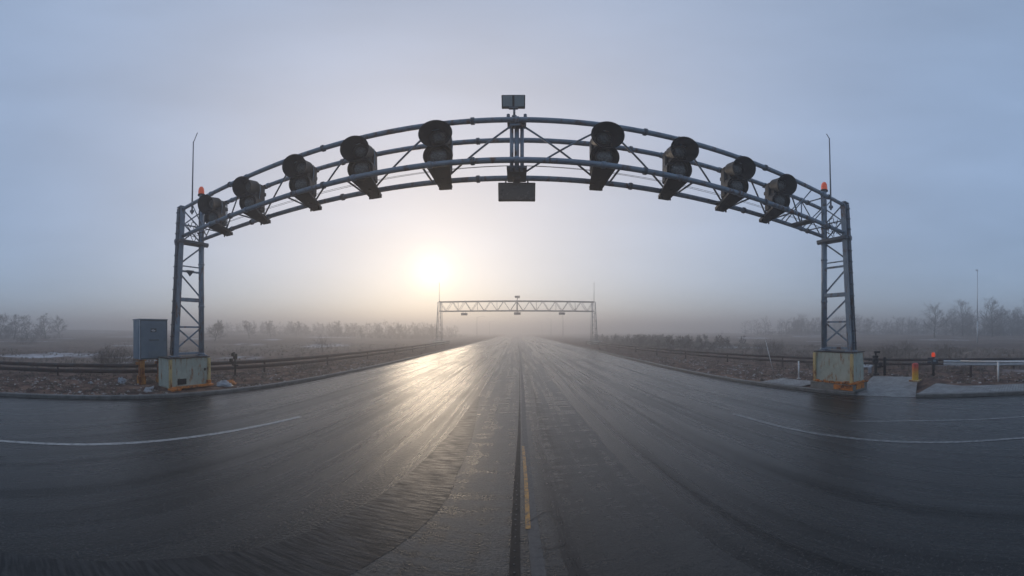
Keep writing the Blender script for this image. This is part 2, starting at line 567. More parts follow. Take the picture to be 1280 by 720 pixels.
def hgt(x, y):
    """ground height beside the road; d is the distance out from the kerb"""
    d = (kl(y) - x) if x < 0 else (x - kr(y))
    z = .10
    if x > 0 and 4.2 < y < 8.6 and d < 5.2 and abs(y - 5.55 - d * .32) < 1.45: return -.06
    if d > 0:
        a = min(1, d / 1.5)
        z += a * .07 * mnoise.noise(Vector((x * 1.1, y * 1.1, 3))) + a * .035 * mnoise.noise(Vector((x * 3.7, y * 3.7, 8)))
        z += min(1, d / 12) * .22 * mnoise.noise(Vector((x * .16, y * .16, 1)))
        far = max(0, d - 25)
        z += min(1.3, far * .018)
        if far > 0:
            z += min(1, far / 60) * .7 * mnoise.noise(Vector((x * .015, y * .015, 5)))
        if x < 0 and d > 110: z += min(2.6, (d - 110) * .03)
    return z


offs = [.16, .4, .7, 1.0, 1.35, 1.7, 2.1, 2.5, 2.9, 3.4, 3.9, 4.4, 5, 5.6, 6.3, 7, 8, 9, 10.5, 12, 14, 16.5, 19, 22, 26, 31, 37, 45, 55, 70, 90, 115, 150, 200, 280, 400, 600, 900, 1400]
rows = []
for y in ys:
    L_, R_ = kl(y), kr(y)
    r = [(L_ - o, y, hgt(L_ - o, y)) for o in reversed(offs)]
    r += [(L_ - .12, y, -.06), (R_ + .12, y, -.06)]
    r += [(R_ + o, y, hgt(R_ + o, y)) for o in offs]
    rows.append(r)
tag(sheet('ground', rows, M['ground']), kind='structure')
rows = []
for y in ys:
    L_, R_ = kl(y) - .02, kr(y) + .02
    rows.append([(L_ + (R_ - L_) * k / 14, y, 0) for k in range(15)])
tag(sheet('road', rows, M['asphalt'], smooth=False), kind='structure')


def kerb(name, fx, side, y0, y1, m):
    """a row of kerb stones: face, rounded arris, top; side = -1 left, +1 right"""
    seq = [yy for yy in ys if y0 <= yy <= y1]
    seq = [y0] + [q for q in seq if q > y0 + .05 and q < y1 - .05] + [y1]
    prof = [(0, -.05), (0, .105), (.012, .128), (.035, .14), (.17, .14), (.17, -.02)]
    rows = [[(fx(q) + side * px, q, pz) for px, pz in prof] for q in seq]
    o = sheet(name, rows, m, smooth=False)
    return tag(o, kind='structure')


def kerb_mat():
    m, N, L, B = new_mat('damp_kerb_stone')
    tc = N.new('ShaderNodeTexCoord'); V = tc.outputs['Object']
    n = tex_noise(N, L, 2.5, 7, .7, V)
    base = ramp(N, L, n, [(.3, (.06, .056, .05)), (.65, (.17, .165, .155))])
    sp = N.new('ShaderNodeSeparateXYZ'); L.new(V, sp.inputs[0])
    fr = mth(N, L, 'FRACT', sp.outputs['Y'])
    jt = ramp(N, L, fr, [(0.0, 0.0), (.02, 1.0)])
    L.new(mixc(N, L, jt, (.02, .02, .018), base), B.inputs['Base Color'])
    B.inputs['Roughness'].default_value = .6
    bump(N, L, B, mth(N, L, 'ADD', n, jt), .5, .008)
    return m


M['kerb'] = kerb_mat()
kerb('kerb', kl, -1, -28, 400, M['kerb'])
kerb('kerb', kr, 1, 6.75, 400, M['kerb'])
kerb('kerb', kr, 1, -28, 4.35, M['kerb'])

# pavement right of the road: strip behind the kerb, then the dropped apron beside the block
rows = []
for q in [-28, -20, -12, -6, -3, -1, 0, 1, 2, 3, 3.8, 4.3]:
    w = 1.6 if q < 3 else 1.6 + (q - 3) * .7
    rows.append([(kr(q) + .175 + w * t, q, .142 + .03 * t) for t in (0, .25, .5, .75, 1)])
tag(sheet('pavement', rows, M['paving'], smooth=False), kind='structure')
rows = []
for q in [4.36, 4.8, 5.4, 6.0, 6.4, 6.74]:
    x0 = kr(q) - .01
    rows.append([(x0 + (4.6) * t, q + t * 1.5, .01 + .15 * min(1, t * 2.2)) for t in (0, .1, .2, .32, .45, .7, 1)])
tag(sheet('pavement', rows, M['paving'], smooth=False), kind='structure')
b = MB()   # concrete pad behind kerb beyond the block
seq = [9.35, 9.9, 10.6, 11.3, 11.7]
rows = [[(kr(q) + .175 + t * 1.6, q, .155 + .015 * t) for t in (0, .5, 1)] for q in seq]
tag(sheet('pavement', rows, M['paving'], smooth=False), kind='structure')


def ribbon(name, poly, width, m, z, jitter=0.0, wfun=None):
    b = MB(); vs = []; fs = []
    pts = []
    for (x0, y0), (x1, y1) in zip(poly, poly[1:]):
        n = max(1, int(math.hypot(x1 - x0, y1 - y0) / .3)) if y0 < 40 else 8
        for k in range(n):
            pts.append((x0 + (x1 - x0) * k / n, y0 + (y1 - y0) * k / n))
    pts.append(poly[-1])
    if len(pts) > 8:                                     # round the corners
        for _ in range(4):
            pts = [pts[0]] + [((a[0] + b_[0] * 2 + c_[0]) / 4, (a[1] + b_[1] * 2 + c_[1]) / 4) for a, b_, c_ in zip(pts, pts[1:], pts[2:])] + [pts[-1]]
    for i, (x, y) in enumerate(pts):
        a = pts[max(0, i - 1)]; c_ = pts[min(len(pts) - 1, i + 1)]
        dx, dy = c_[0] - a[0], c_[1] - a[1]; l = math.hypot(dx, dy) or 1
        w = width * (wfun(i, y) if wfun else 1)
        jx = jitter * mnoise.noise(Vector((x * 2, y * 2.3, 4)))
        e1 = 1 + (mnoise.noise(Vector((x, y * 5, 9))) * .8 if jitter else 0)
        vs += [(x + jx - dy / l * w / 2 * e1, y + dx / l * w / 2, z), (x + jx + dy / l * w / 2 * e1, y - dx / l * w / 2, z)]
    for i in range(len(pts) - 1):
        fs.append((2 * i + 1, 2 * i + 3, 2 * i + 2, 2 * i))
    b.add(vs, fs)
    return tag(b.build(name, m), kind='structure')


# central worn concrete strip
rows = []
for y in ys:
    if y > 420: break
    xl = lerp_poly([(-3.6, -28), (-3.2, 0), (-2.69, 1.5), (-2.27, 2.5), (-1.95, 4), (-1.8, 5), (-1.62, 7.7), (-1.5, 14), (-1.5, 500)], y)
    xl += .04 * mnoise.noise(Vector((1, y * 2.1, 0)))
    xr = 1.93 + .05 * mnoise.noise(Vector((7, y * 1.1, 0)))
    rows.append([(xl + (xr - xl) * k / 6, y, .004) for k in range(7)])
tag(sheet('median_strip', rows, M['strip'], smooth=False), kind='structure')

def comb_mat():
    m, N, L, B = new_mat('milled_asphalt')
    tc = N.new('ShaderNodeTexCoord'); V = tc.outputs['Object']
    n = tex_noise(N, L, 1.0, 4, .6, V, (2.6, 20, 1)); g = tex_noise(N, L, 30, 5, .7, V)
    L.new(mixc(N, L, .6, ramp(N, L, n, [(.42, (.006, .006, .006)), (.6, (.026, .025, .024))]), ramp(N, L, g, [(.3, .3), (.7, 1.2)]), 'MULTIPLY'), B.inputs['Base Color'])
    L.new(ramp(N, L, n, [(.42, .5), (.58, .28)]), B.inputs['Roughness'])
    B.inputs['Specular IOR Level'].default_value = .4
    bump(N, L, B, mth(N, L, 'ADD', n, mth(N, L, 'MULTIPLY', g, .8)), .8, .007)
    return m


rows = []
for y in ys:
    if y > 13: break
    xl = lerp_poly([(-3.6, -28), (-3.2, 0), (-2.69, 1.5), (-2.27, 2.5), (-1.95, 4), (-1.8, 5), (-1.62, 7.7), (-1.5, 14)], y) - .03
    w = .95 if y < 4 else max(.05, .95 - (y - 4) * .095)
    rows.append([(xl + w * k / 4 + (.05 * mnoise.noise(Vector((y, 3, 0))) if k == 4 else 0), y, .0075) for k in range(5)])
tag(sheet('milled_strip', rows, comb_mat(), smooth=False), kind='structure')

ribbon('road_line', [(-8.6, -8), (-7.5, -.1), (-7.02, 1.65), (-6.66, 3.4), (-6.32, 5.5), (-6.02, 7.7)], .14, M['white_line'], .005)
ribbon('road_line', [(8.9, -8), (7.75, .1), (7.05, 2.1), (6.66, 3.5), (6.3, 5.5), (6.25, 8.0)], .12, M['faint_line'], .005)
ribbon('road_line', [(10.9, -6), (9.8, .1), (8.75, 3.2), (7.9, 4.8)], .10, M['faint_line'], .005)
ribbon('road_line', [(.13, 3.75), (.15, 5), (.14, 7.1)], .06, M['yellow_line'], .0125)
ribbon('road_line', [(1.5, 30), (1.62, 44), (1.6, 90)], .10, M['faint_line'], .009)
ribbon('road_line', [(.20, -2), (.19, 3), (.19, 8), (.27, 14), (.4, 42), (.4, 200)], .13, M['joint'], .008)

# slotted drain channel down the middle of the road
dr = ribbon('drain_channel', [(-.02, -2), (-.02, 3), (.0, 5), (.06, 8), (.13, 14), (.28, 42), (.28, 200)], .10, M['slot'], .009, 0.0, lambda i, y: 1 if y < 5 else max(.28, 1 - (y - 5) * .09))
b = MB()
q = -1.5
while q < 5.2:
    xx = lerp_poly([(-.02, 3), (.0, 5), (.06, 8)], q)
    b.box((xx + random.uniform(-.008, .008), q, .0125), (.022 * random.uniform(.6, 1.2), .035 * random.uniform(.5, 1.2), .005)); q += .145 * random.uniform(.9, 1.1)
o = b.build('slot_marks', M['joint'], dr)
# tar sealed crack wandering beside it
sm = []
for i in range(150):
    q = -1 + i * .3
    sm.append((.52 + .05 * mnoise.noise(Vector((3, q * .6, 0))) + .02 * math.sin(q * 3) + max(0, q - 9) * .022, q))
for k, (dx, w) in enumerate(((-.045, .045), (.05, .055), (.0, .022))):
    ribbon('tar_seam', [(x + dx + .015 * mnoise.noise(Vector((k * 9, y_ * 2, 0))), y_) for x, y_ in sm], w, M['tar'], .0095 + k * .0012, .02)
for (x0, y0, side, ln) in ((.47, 4.2, -1, .35), (.48, 7.3, -1, .4), (.5, 5.8, 1, .3), (.52, 3.4, -1, .3), (.47, 10.5, 1, .5)):
    pts = [(x0, y0)]
    for k in range(6): pts.append((pts[-1][0] + side * ln / 6, pts[-1][1] + random.uniform(-.1, .04)))
    ribbon('tar_seam', pts, .012, M['tar'], .0131, .01)


# ------------------------------------------------------------------ plants
def grow(b, p, d, length, r, depth, n=4, spread=.55, kids=3, gnarl=.12, rmin=.01, up=.12, rng=random):
    segs = 3 if depth > 1 else 2
    pts = [p.copy()]; rs = [r]; q = p.copy(); dd = d.copy()
    for k in range(segs):
        dd = (dd + Vector((rng.gauss(0, gnarl), rng.gauss(0, gnarl), rng.gauss(0, gnarl) + up * .4))).normalized()
        q = q + dd * (length / segs); pts.append(q.copy()); rs.append(max(rmin, r * (1 - .45 * (k + 1) / segs)))
    b.tube(pts, rs, n if depth > 1 else 3, caps=False)
    if depth <= 0: return
    for k in range(kids):
        t = rng.uniform(.35, 1.0) if k else 1.0
        i = min(segs - 1, int(t * segs)); f = t * segs - i
        s = pts[i].lerp(pts[i + 1], min(1, f))
        side = Vector((rng.gauss(0, 1), rng.gauss(0, 1), rng.gauss(0, .5)))
        side = (side - dd * side.dot(dd)).normalized()
        nd = (dd + side * rng.uniform(.5, 1.3) * spread + Vector((0, 0, up))).normalized()
        grow(b, s, nd, length * rng.uniform(.55, .85), max(rmin, r * .55), depth - 1, n, spread, kids, gnarl, rmin, up, rng)


def bare_tree(x, y, h, label, rng_seed, wide=.7, depth=5, stems=1, group='bare trees in the fog'):
    rng = random.Random(rng_seed)
    z = hgt(x, y)
    root = empty('bare_tree', (x, y, z), label, 'tree', group)
    tb = MB(); cb = MB()
    for s in range(stems):
        sp = .06 if stems == 1 else .3
        lean = Vector((rng.gauss(0, sp), rng.gauss(0, sp), 1)).normalized()
        hh = h * (1 if s == 0 else rng.uniform(.7, .95)); rr = h * .017
        pts = [Vector((0, 0, -.1))]
        for k in range(7):
            lean = (lean + Vector((rng.gauss(0, .09), rng.gauss(0, .09), .08))).normalized()
            pts.append(pts[-1] + lean * hh * .118)
        tb.tube(pts, [rr * 1.5] + [rr * (1.1 - k * .145) for k in range(7)], 7, caps=False)
        nb = 15
        for k in range(nb):
            t = .16 + .84 * (k + rng.random()) / nb
            i = min(6, int(t * 7)); st = pts[i].lerp(pts[i + 1], min(1, t * 7 - i))
            a = k * 2.4 + rng.uniform(-.5, .5)
            up_ = .35 + t * .9
            d = Vector((math.cos(a), math.sin(a), up_)).normalized()
            ln = hh * wide * .36 * (1.05 - .55 * t) * rng.uniform(.75, 1.15)
            grow(cb, st, d, ln, rr * (.62 - .35 * t), depth - 2, 4, .75, 4, .16, .011, .07, rng)
    tb.build('trunk', M['bark'], root); cb.build('crown', M['bark'], root)
    return root


def wood(name, spots, rng_seed, label):
    """a far-off belt of wood that reads as one mass"""
    rng = random.Random(rng_seed); b = MB()
    for (x, y, h) in spots:
        z = hgt(x, y) - .1; p = Vector((x, y, z))
        lean = Vector((rng.gauss(0, .1), rng.gauss(0, .1), 1)).normalized()
        b.tube([p, p + lean * h * .85], [h * .014, .02], 4, caps=False)
        for k in range(8):
            t = .12 + .8 * k / 8; a = k * 2.4 + rng.random()
            d = Vector((math.cos(a), math.sin(a), .5 + t)).normalized()
            grow(b, p + lean * h * t, d, h * .3 * (1.1 - .6 * t), h * .006, 2, 3, .8, 4, .16, .02, .07, rng)
        for k in range(5):                              # thicket at the foot
            d = Vector((rng.gauss(0, .6), rng.gauss(0, .6), 1)).normalized()
            grow(b, p + Vector((rng.gauss(0, 3), rng.gauss(0, 3), 0)), d, h * .2, .03, 2, 3, .9, 4, .2, .022, .05, rng)
    o = b.build(name, M['bark'])
    return tag(o, label, 'woodland', kind='stuff')


def shrub(x, y, w, h, label, seed, m, depth=4, n=26, leaves=0, name='bare_shrub', lm=None):
    rng = random.Random(seed); z = hgt(x, y)
    root = empty(name, (x, y, z), label, 'shrub', 'shrubs beyond the railings')
    b = MB()
    for k in range(n):
        a = rng.uniform(0, 2 * math.pi); rr = w * .5 * math.sqrt(rng.random())
        base = Vector((math.cos(a) * rr * .6, math.sin(a) * rr * .6, -.05))
        d = Vector((math.cos(a) * rng.uniform(.1, .7), math.sin(a) * rng.uniform(.1, .7), 1)).normalized()
        grow(b, base, d, h * rng.uniform(.3, .5), .016, depth - 1, 3, .8, 3, .2, .004, .06, rng)
    b.build('branches', m, root)
    if leaves:
        lb = MB()
        for k in range(leaves):
            a = rng.uniform(0, 2 * math.pi); rr = w * .55 * math.sqrt(rng.random()); zz = h * rng.uniform(.05, 1) * (1 - .35 * (rr / (w * .55)) ** 2)
            c_ = Vector((math.cos(a) * rr, math.sin(a) * rr, zz)); s = rng.uniform(.015, .035)
            u = Vector((rng.gauss(0, 1), rng.gauss(0, 1), rng.gauss(0, 1))).normalized(); v = u.orthogonal().normalized()
            lb.add([c_ - u * s, c_ + v * s * .6, c_ + u * s, c_ - v * s * .6], [(0, 1, 2, 3)])
        lb.build('leaves', lm or M['weed'], root)
    return root


def weeds(name, spots, label, m, hmin, hmax, seed, blades=9, w=.012):
    rng = random.Random(seed); b = MB(); vs = []; fs = []
    for (x, y) in spots:
        z = hgt(x, y) - .01; h = rng.uniform(hmin, hmax)
        for k in range(blades):
            a = rng.uniform(0, 6.283); l = rng.uniform(.1, .8) * h; bx = x + rng.gauss(0, h * .25); by = y + rng.gauss(0, h * .25)
            ta = rng.uniform(0, 6.283); ww = w * rng.uniform(.6, 1.6)
            o = len(vs)
            mx, my = bx + math.cos(a) * l * .35, by + math.sin(a) * l * .35
            vs += [(bx - math.cos(ta) * ww, by - math.sin(ta) * ww, z), (bx + math.cos(ta) * ww, by + math.sin(ta) * ww, z),
                   (mx + math.cos(ta) * ww * .6, my + math.sin(ta) * ww * .6, z + h * .6), (mx - math.cos(ta) * ww * .6, my - math.sin(ta) * ww * .6, z + h * .6),
                   (bx + math.cos(a) * l, by + math.sin(a) * l, z + h * rng.uniform(.75, 1.0))]
            fs += [(o, o + 1, o + 2, o + 3), (o + 3, o + 2, o + 4)]
    b.add(vs, fs)
    return tag(b.build(name, m), label, 'weeds', kind='stuff')


def stones(name, spots, label, m, smin, smax, seed):
    rng = random.Random(seed); vs = []; fs = []
    for (x, y) in spots:
        s = smin + (smax - smin) * rng.random() ** 3; z = hgt(x, y) + s * .15; o = len(vs)
        a = rng.uniform(0, 6.28)
        for (px, py, pz) in ((1, 0, 0), (0, 1, 0), (-1, 0, 0), (0, -1, 0), (0, 0, 1), (0, 0, -1)):
            k = s * rng.uniform(.6, 1.2)
            vs.append((x + (px * math.cos(a) - py * math.sin(a)) * k + rng.gauss(0, s * .15), y + (px * math.sin(a) + py * math.cos(a)) * k, z + pz * k * .55))
        for t in ((0, 1, 4), (1, 2, 4), (2, 3, 4), (3, 0, 4), (1, 0, 5), (2, 1, 5), (3, 2, 5), (0, 3, 5)):
            fs.append(tuple(o + i for i in t))
    b = MB(); b.add(vs, fs)
    return tag(b.build(name, m), label, 'rubble', kind='stuff')


rng = random.Random(3)


def verge(side, n, y0, y1, d0, d1, pw=1.0):
    out = []
    while len(out) < n:
        y = y0 + (y1 - y0) * rng.random() ** pw; d = rng.uniform(d0, d1)
        x = kl(y) - d if side < 0 else kr(y) + d
        if side > 0 and 3.8 < y < 6.9 and d < 4.7: continue
        if side > 0 and y < 4.4 and d < 2.9: continue
        if side > 0 and 6.7 <= y < 11.8 and d < 2.0: continue
        if side < 0 and 6.3 < y < 9.2 and d < 3.2: continue
        if mnoise.noise(Vector((x * .7, y * .7, 2))) < -.12 and rng.random() < .8: continue
        out.append((x, y))
    return out


weeds('dry_grass', verge(-1, 2600, -6, 45, .35, 7.5, 1.3), 'flattened brown dead grass on the left verge', M['weed'], .04, .16, 1)
weeds('dry_grass', verge(1, 2600, -6, 45, .35, 8, 1.3), 'flattened brown dead grass on the right verge', M['weed'], .04, .16, 2)
weeds('dry_weeds', verge(-1, 1500, -8, 60, 8, 30, 1.2), 'sparse dead weeds in the field left of the road', M['weed'], .1, .4, 3, 10, .012)
weeds('dry_weeds', verge(1, 2600, -8, 60, 7.5, 32, 1.2), 'pale dead weeds in the field right of the road', M['weed'], .15, .55, 4, 12, .013)
stones('rubble', verge(-1, 2600, -5, 26, .25, 5, 1.4), 'small pale stones and litter on the left verge', M['stone'], .014, .10, 5)
stones('rubble', verge(1, 2200, -5, 30, .25, 6, 1.4), 'small pale stones on the right verge', M['stone'], .014, .11, 6)

shrub(-20.8, 7.2, 2.6, 1.75, 'rounded grey brown twiggy shrub beyond the rails, left of the steel cabinet', 11, M['twig'], 4, 34, 1500)
shrub(-19.6, 8.9, 1.7, 1.3, 'lower twiggy shrub just left of the steel cabinet, joining the rounded one', 12, M['twig'], 4, 20, 700)
shrub(-58, 3.5, 6, 1.8, 'low dark hedge like shrub far off in the left field under the hazy trees', 13, M['twig'], 4, 26, 500)
shrub(-22, 32, 1.8, 1.9, 'small upright twiggy shrub in the field left of the far railing', 14, M['twig'], 4, 14)
shrub(-13.0, 17.5, 1.8, .55, 'low dark clump of twigs on the verge between kerb and left railing', 15, M['twig'], 3, 16, 200)
shrub(26.5, 11.5, 5.5, 1.9, 'broad frosted weedy shrub behind the yellow bollard', 16, M['weed'], 4, 46, 2600)
shrub(29.0, 7.4, 4, 1.6, 'frosted weedy shrub behind the red lamp post', 17, M['weed'], 4, 30, 1500)
shrub(25.2, 15.5, 3.2, 1.5, 'frosted weedy shrub just right of the right steel tower', 18, M['weed'], 4, 26, 1200)
shrub(24.5, 25.2, 3.5, 1.9, 'dark twiggy shrub left of the right steel tower beyond the railing', 19, M['twig'], 4, 34, 500)
shrub(20.0, 33, 3.2, 1.1, 'low twiggy shrub in the middle of the right hand scrub', 20, M['twig'], 4, 20, 300)
shrub(22, 48, 4, 1.8, 'hazy twiggy shrub nearest the far gantry in the right hand scrub', 21, M['twig'], 4, 20, 200)

# trees one can tell apart
bare_tree(-84.0, -1.3, 6.9, 'hazy bare tree at the far left edge of the picture', 31)
bare_tree(-79.8, 2.2, 6.0, 'bushy hazy bare tree second from the left edge', 32, .9)
bare_tree(-88.2, 6.2, 6.7, 'hazy bare tree third from the left edge, in the thicket', 33, .8)
bare_tree(-86.8, 11.1, 7.2, 'slender hazy bare tree at the right end of the left thicket', 34, .6)
bare_tree(-92.4, 15.7, 6.3, 'lone small round bare tree standing clear in the left field', 35, .8)
bare_tree(-58.9, 44.2, 4.8, 'bare tree just right of the left steel tower, pale branches low', 36, .9, 5, 2)
bare_tree(-68.2, 63.6, 5.6, 'bare tree at the left end of the hazy row right of the left tower', 37)
bare_tree(-72.9, 77.5, 5.9, 'hazy bare tree second in the row right of the left tower', 38)
bare_tree(-69.8, 86.8, 5.5, 'hazy bare tree third in the row right of the left tower', 39)
bare_tree(-63.6, 102.3, 6.1, 'hazy bare tree fourth in the row right of the left tower', 40)
bare_tree(-46.5, 89.9, 4.4, 'small slender bare tree near the railing left of the far gantry', 41, .4)
bare_tree(90.3, 26.8, 9.9, 'broad bare tree at the left end of the right hand trees', 42, .8)
bare_tree(97.6, 20.1, 10.6, 'spreading bare tree just left of the tall light mast', 43, .9)
bare_tree(92.7, 10.4, 11.5, 'tallest bare tree just right of the tall light mast', 44, .75)
bare_tree(109.8, 5.5, 9.0, 'smaller hazy bare tree between the tall tree and the right edge', 45)
bare_tree(92.7, 0.7, 10.3, 'bare tree cut by the right edge of the picture', 46)

wr = random.Random(5)
wood('woodland', [(wr.uniform(118, 165) * math.cos(R(a)), wr.uniform(118, 165) * math.sin(R(a)), wr.uniform(4.5, 8)) for a in [wr.uniform(-2, 44) for _ in range(190)]], 6, 'hazy grey belt of bare woodland across the right horizon')
wood('woodland', [(-wr.uniform(28, 130), wr.uniform(95, 160), wr.uniform(3.2, 6.0)) for _ in range(210)], 8, 'hazy belt of bare woodland left of the far gantry')
wood('woodland', [(-wr.uniform(80, 96), wr.uniform(-5, 11), wr.uniform(2.5, 4)) for _ in range(14)], 9, 'hazy thicket filling under the trees at the left edge')
wood('woodland', [(wr.uniform(104, 120) * math.cos(R(a)), wr.uniform(104, 120) * math.sin(R(a)), wr.uniform(6, 10)) for a in [wr.uniform(-2, 14) for _ in range(44)]], 14, 'denser hazy wood behind the tall light mast at the right')
wood('scrub', [(wr.uniform(19, 34), wr.uniform(36, 85), wr.uniform(1.0, 2.0)) for _ in range(120)], 10, 'dark line of scrub beyond the right hand railing')


# ------------------------------------------------------------------ railings of two brown pipes
def railing(poly, zs, spacing, label, cat='railing', r=.105, m=None, post_r=.05, group=None, y_posts=None):
    m = m or M['rail']
    root = empty('pipe_railing', (poly[0][0], poly[0][1], 0), label, cat, group)
    ox, oy = poly[0]
    pts = []
    for (x0, y0), (x1, y1) in zip(poly, poly[1:]):
        n = max(1, int(math.hypot(x1 - x0, y1 - y0) / 1.0))
        pts += [(x0 + (x1 - x0) * k / n, y0 + (y1 - y0) * k / n) for k in range(n)]
    pts.append(poly[-1])
    for _ in range(6):
        pts = [pts[0]] + [((a[0] + b_[0] * 2 + c_[0]) / 4, (a[1] + b_[1] * 2 + c_[1]) / 4) for a, b_, c_ in zip(pts, pts[1:], pts[2:])] + [pts[-1]]
    for z in zs:
        MB().tube([(x - ox, y - oy, z + .03 * mnoise.noise(Vector((x * .3, y * .3, z)))) for x, y in pts], r, 8).build('rail', m, root)
    acc = 0
    for a, c_ in zip(pts, pts[1:]):
        acc += math.hypot(c_[0] - a[0], c_[1] - a[1])
        if acc >= spacing:
            acc = 0
            MB().box((c_[0] - ox, c_[1] - oy + .0, (zs[0] - .12) / 2), (.09, .09, zs[0] - .02), None, .008).build('post', m, root)
    return root


railing([(-22, -14), (-19.4, 0), (-17.6, 2.6), (-16.6, 5.2), (-15.9, 8), (-15.1, 11), (-14.2, 13.6), (-13.6, 19.6), (-12.9, 33), (-13.0, 62)], (.78, .47), 5.3, 'two rail brown pipe railing along the left verge behind the cabinet')
railing([(25, -14), (22.2, 0), (20.6, 5), (18.9, 10.2), (16.9, 17.2), (14.9, 27.6), (13.3, 45), (13.4, 62)], (.80, .52), 4.6, 'two rail brown pipe railing along the right verge behind the bollard', r=.08)

# ------------------------------------------------------------------ near gantry
D1, D2, ZT, ZB = 7.7, 8.8, 8.47, 7.09
XL, XR = -12.75, 12.1


def tower(x, s, ztop, foot, label, conduit=True):
    """ladder tower: near leg leaning in, far leg round and upright; s = +1 when the road lies at +x"""
    root = empty('steel_tower', (x, 0, foot), label, 'tower', 'lattice towers of the near gantry')
    H = ztop - foot
    yn0, yn1, yf = 7.33, D1, D2 - .02
    yn = lambda z: yn0 + (yn1 - yn0) * (z / H)
    lg = MB().hbeam((0, yn0, .06), (0, yn1, H + .08), .24, .26, .035, Vector((1, 0, 0)))
    lg.box((0, yn0, .03), (.42, .42, .06), None, .006)
    lg.box((0, yn1, H + .12), (.34, .34, .06), None, .01)
    lg.build('leg', M['steel'], root)
    lg = MB().tube([(0, yf, .06), (0, yf, H + .15)], .135, 16)
    lg.tube([(0, yf, H + .15), (0, yf, H + 1.02)], [.125, .105], 14)
    lg.box((0, yf, .03), (.42, .42, .06), None, .006)
    lg.tube([(0, yf, .06), (0, yf, .14)], .19, 16)
    for t in (.33, .62, .85): lg.tube([(0, yf, H * t), (0, yf, H * t + .07)], .155, 16)
    lg.build('leg', M['steel'], root)
    zp = ZB - foot - .26                                   # platform under the truss
    pb = MB().box((0, (yn1 + yf) / 2, zp), (.46, yf - yn1 + .55, .14), None, .01)
    pb.tube([(-.0, yn1 - .36, zp), (0, yn1 - .28, zp)], .09, 10).tube([(0, yf + .28, zp), (0, yf + .36, zp)], .09, 10)
    pb.build('platform', M['steel_dark'], root)

    def rung(t, w=.08, h=.08, name='rung'):
        z = H * t
        MB().bar((0, yn(z) + .1, z), (0, yf - .1, z), w, h).build(name, M['steel'], root)

    def brace(t0, t1, flip, off=0.0, w=.055):
        z0, z1 = H * t0, H * t1
        a = (off, yn(z0) + .1, z0); c_ = (off, yf - .1, z1)
        if flip: a, c_ = (off, yn(z1) + .1, z1), (off, yf - .1, z0)
        MB().bar(a, c_, .03, w + .02).build('brace', M['steel'], root)

    rung(.022, .14, .1)
    brace(.06, .185, False, .03); brace(.06, .185, True, -.03)
    rung(.195)
    brace(.21, .345, True, .02)
    rung(.375, .22, .16, 'cross_beam')
    brace(.40, .54, True, .02)
    rung(.565); rung(.60, .05, .05)
    brace(.62, .735, False, .02)
    # truss end: bracing above the platform
    z0 = zp + .12; zt = H
    for k, (a0, a1, f) in enumerate(((0, .5, True), (.5, 1, False), (0, .5, False), (.5, 1, True))):
        za, zb = z0 + (zt - z0) * a0, z0 + (zt - z0) * a1
        ya, yb = (yn1 + .1, yf - .1) if not f else (yf - .1, yn1 + .1)
        MB().bar((.03 * (-1) ** k, ya, za), (.03 * (-1) ** k, yb, zb), .03, .06).build('brace', M['steel'], root)
    MB().bar((0, yn1 + .1, z0 + (zt - z0) * .5), (0, yf - .1, z0 + (zt - z0) * .5), .04, .06).build('rung', M['steel'], root)
    if conduit:
        cb_ = MB()
        cx = -s * .02
        cb_.tube([(cx, yn(0) - .22, .1), (cx, yn(H * .5) - .21, H * .5), (cx, yn1 - .22, H)], .028, 7)
        cb_.tube([(cx + .07, yn(0) - .2, .1), (cx + .07, yn(H * .5) - .2, H * .5), (cx + .07, yn1 - .2, H - .1)], .018, 6)
        for k in range(13):
            z = .4 + k * (H - .6) / 12
            cb_.box((cx, yn(z) - .19, z), (.13, .12, .05))
        cb_.build('conduit', M['steel_dark'], root)
    # loops of cable at the truss end
    lb = MB(); rg = random.Random(x > 0)
    for k in range(4):
        p = [(0.1 * s + rg.uniform(-.05, .05), yn1 + .25 + .6 * t + rg.uniform(-.08, .08), zp + .25 + k * .22 + .18 * math.sin(t * 9 + k)) for t in [i / 9 for i in range(10)]]
        lb.tube(p, .016, 6)
    lb.tube([(s * .06, yf - .17, zp - .1), (s * .10, yf - .2, zp + .6), (s * .08, yf - .16, H + .3)], .018, 6)
    lb.build('cable', M['black'], root)
    return root


tower(XL, 1, ZT, 1.46, 'blue grey lattice tower with climbing conduit, standing on the left pale block')
tr_ = tower(XR, -1, ZT, 1.735, 'blue grey lattice tower standing on the right pale block by the apron')

# small funnel shaped bracket halfway up the left tower
o = MB()
o.add([(0, 0, 0), (0, .5, 0), (0, .25, -.28), (.12, .1, 0), (.12, .4, 0)], [(0, 2, 3), (3, 2, 4), (4, 2, 1), (0, 1, 2), (0, 3, 4, 1)])
o = o.build('tray', M['steel_dark'], [t for t in bpy.data.objects if t.name == 'steel_tower'][0])
o.location = (.05, 7.85, 4.0)

# truss: four chords and bracing
truss = empty('gantry_truss', (0, 0, ZB), 'blue grey tubular truss spanning the road above the black signals', 'gantry')
hz = ZT - ZB
for (yy, zz) in ((D1, hz), (D2, hz), (D1, 0), (D2, 0)):
    b = MB().tube([(XL - .12, yy, zz), (XR + .12, yy, zz)], .085, 14)
    for k in range(-5, 6):
        b.tube([(k * 2.1 + .0 - .05, yy, zz), (k * 2.1 + .05, yy, zz)], .105, 14)
    b.build('chord', M['steel'], truss)
SX = [-1.97, -4.12, -6.28, -8.62, -10.85, 2.2, 4.33, 6.42, 8.42]


def tb(a, c_, r=.03): MB().tube([a, c_], r, 8).build('brace', M['steel'], truss)


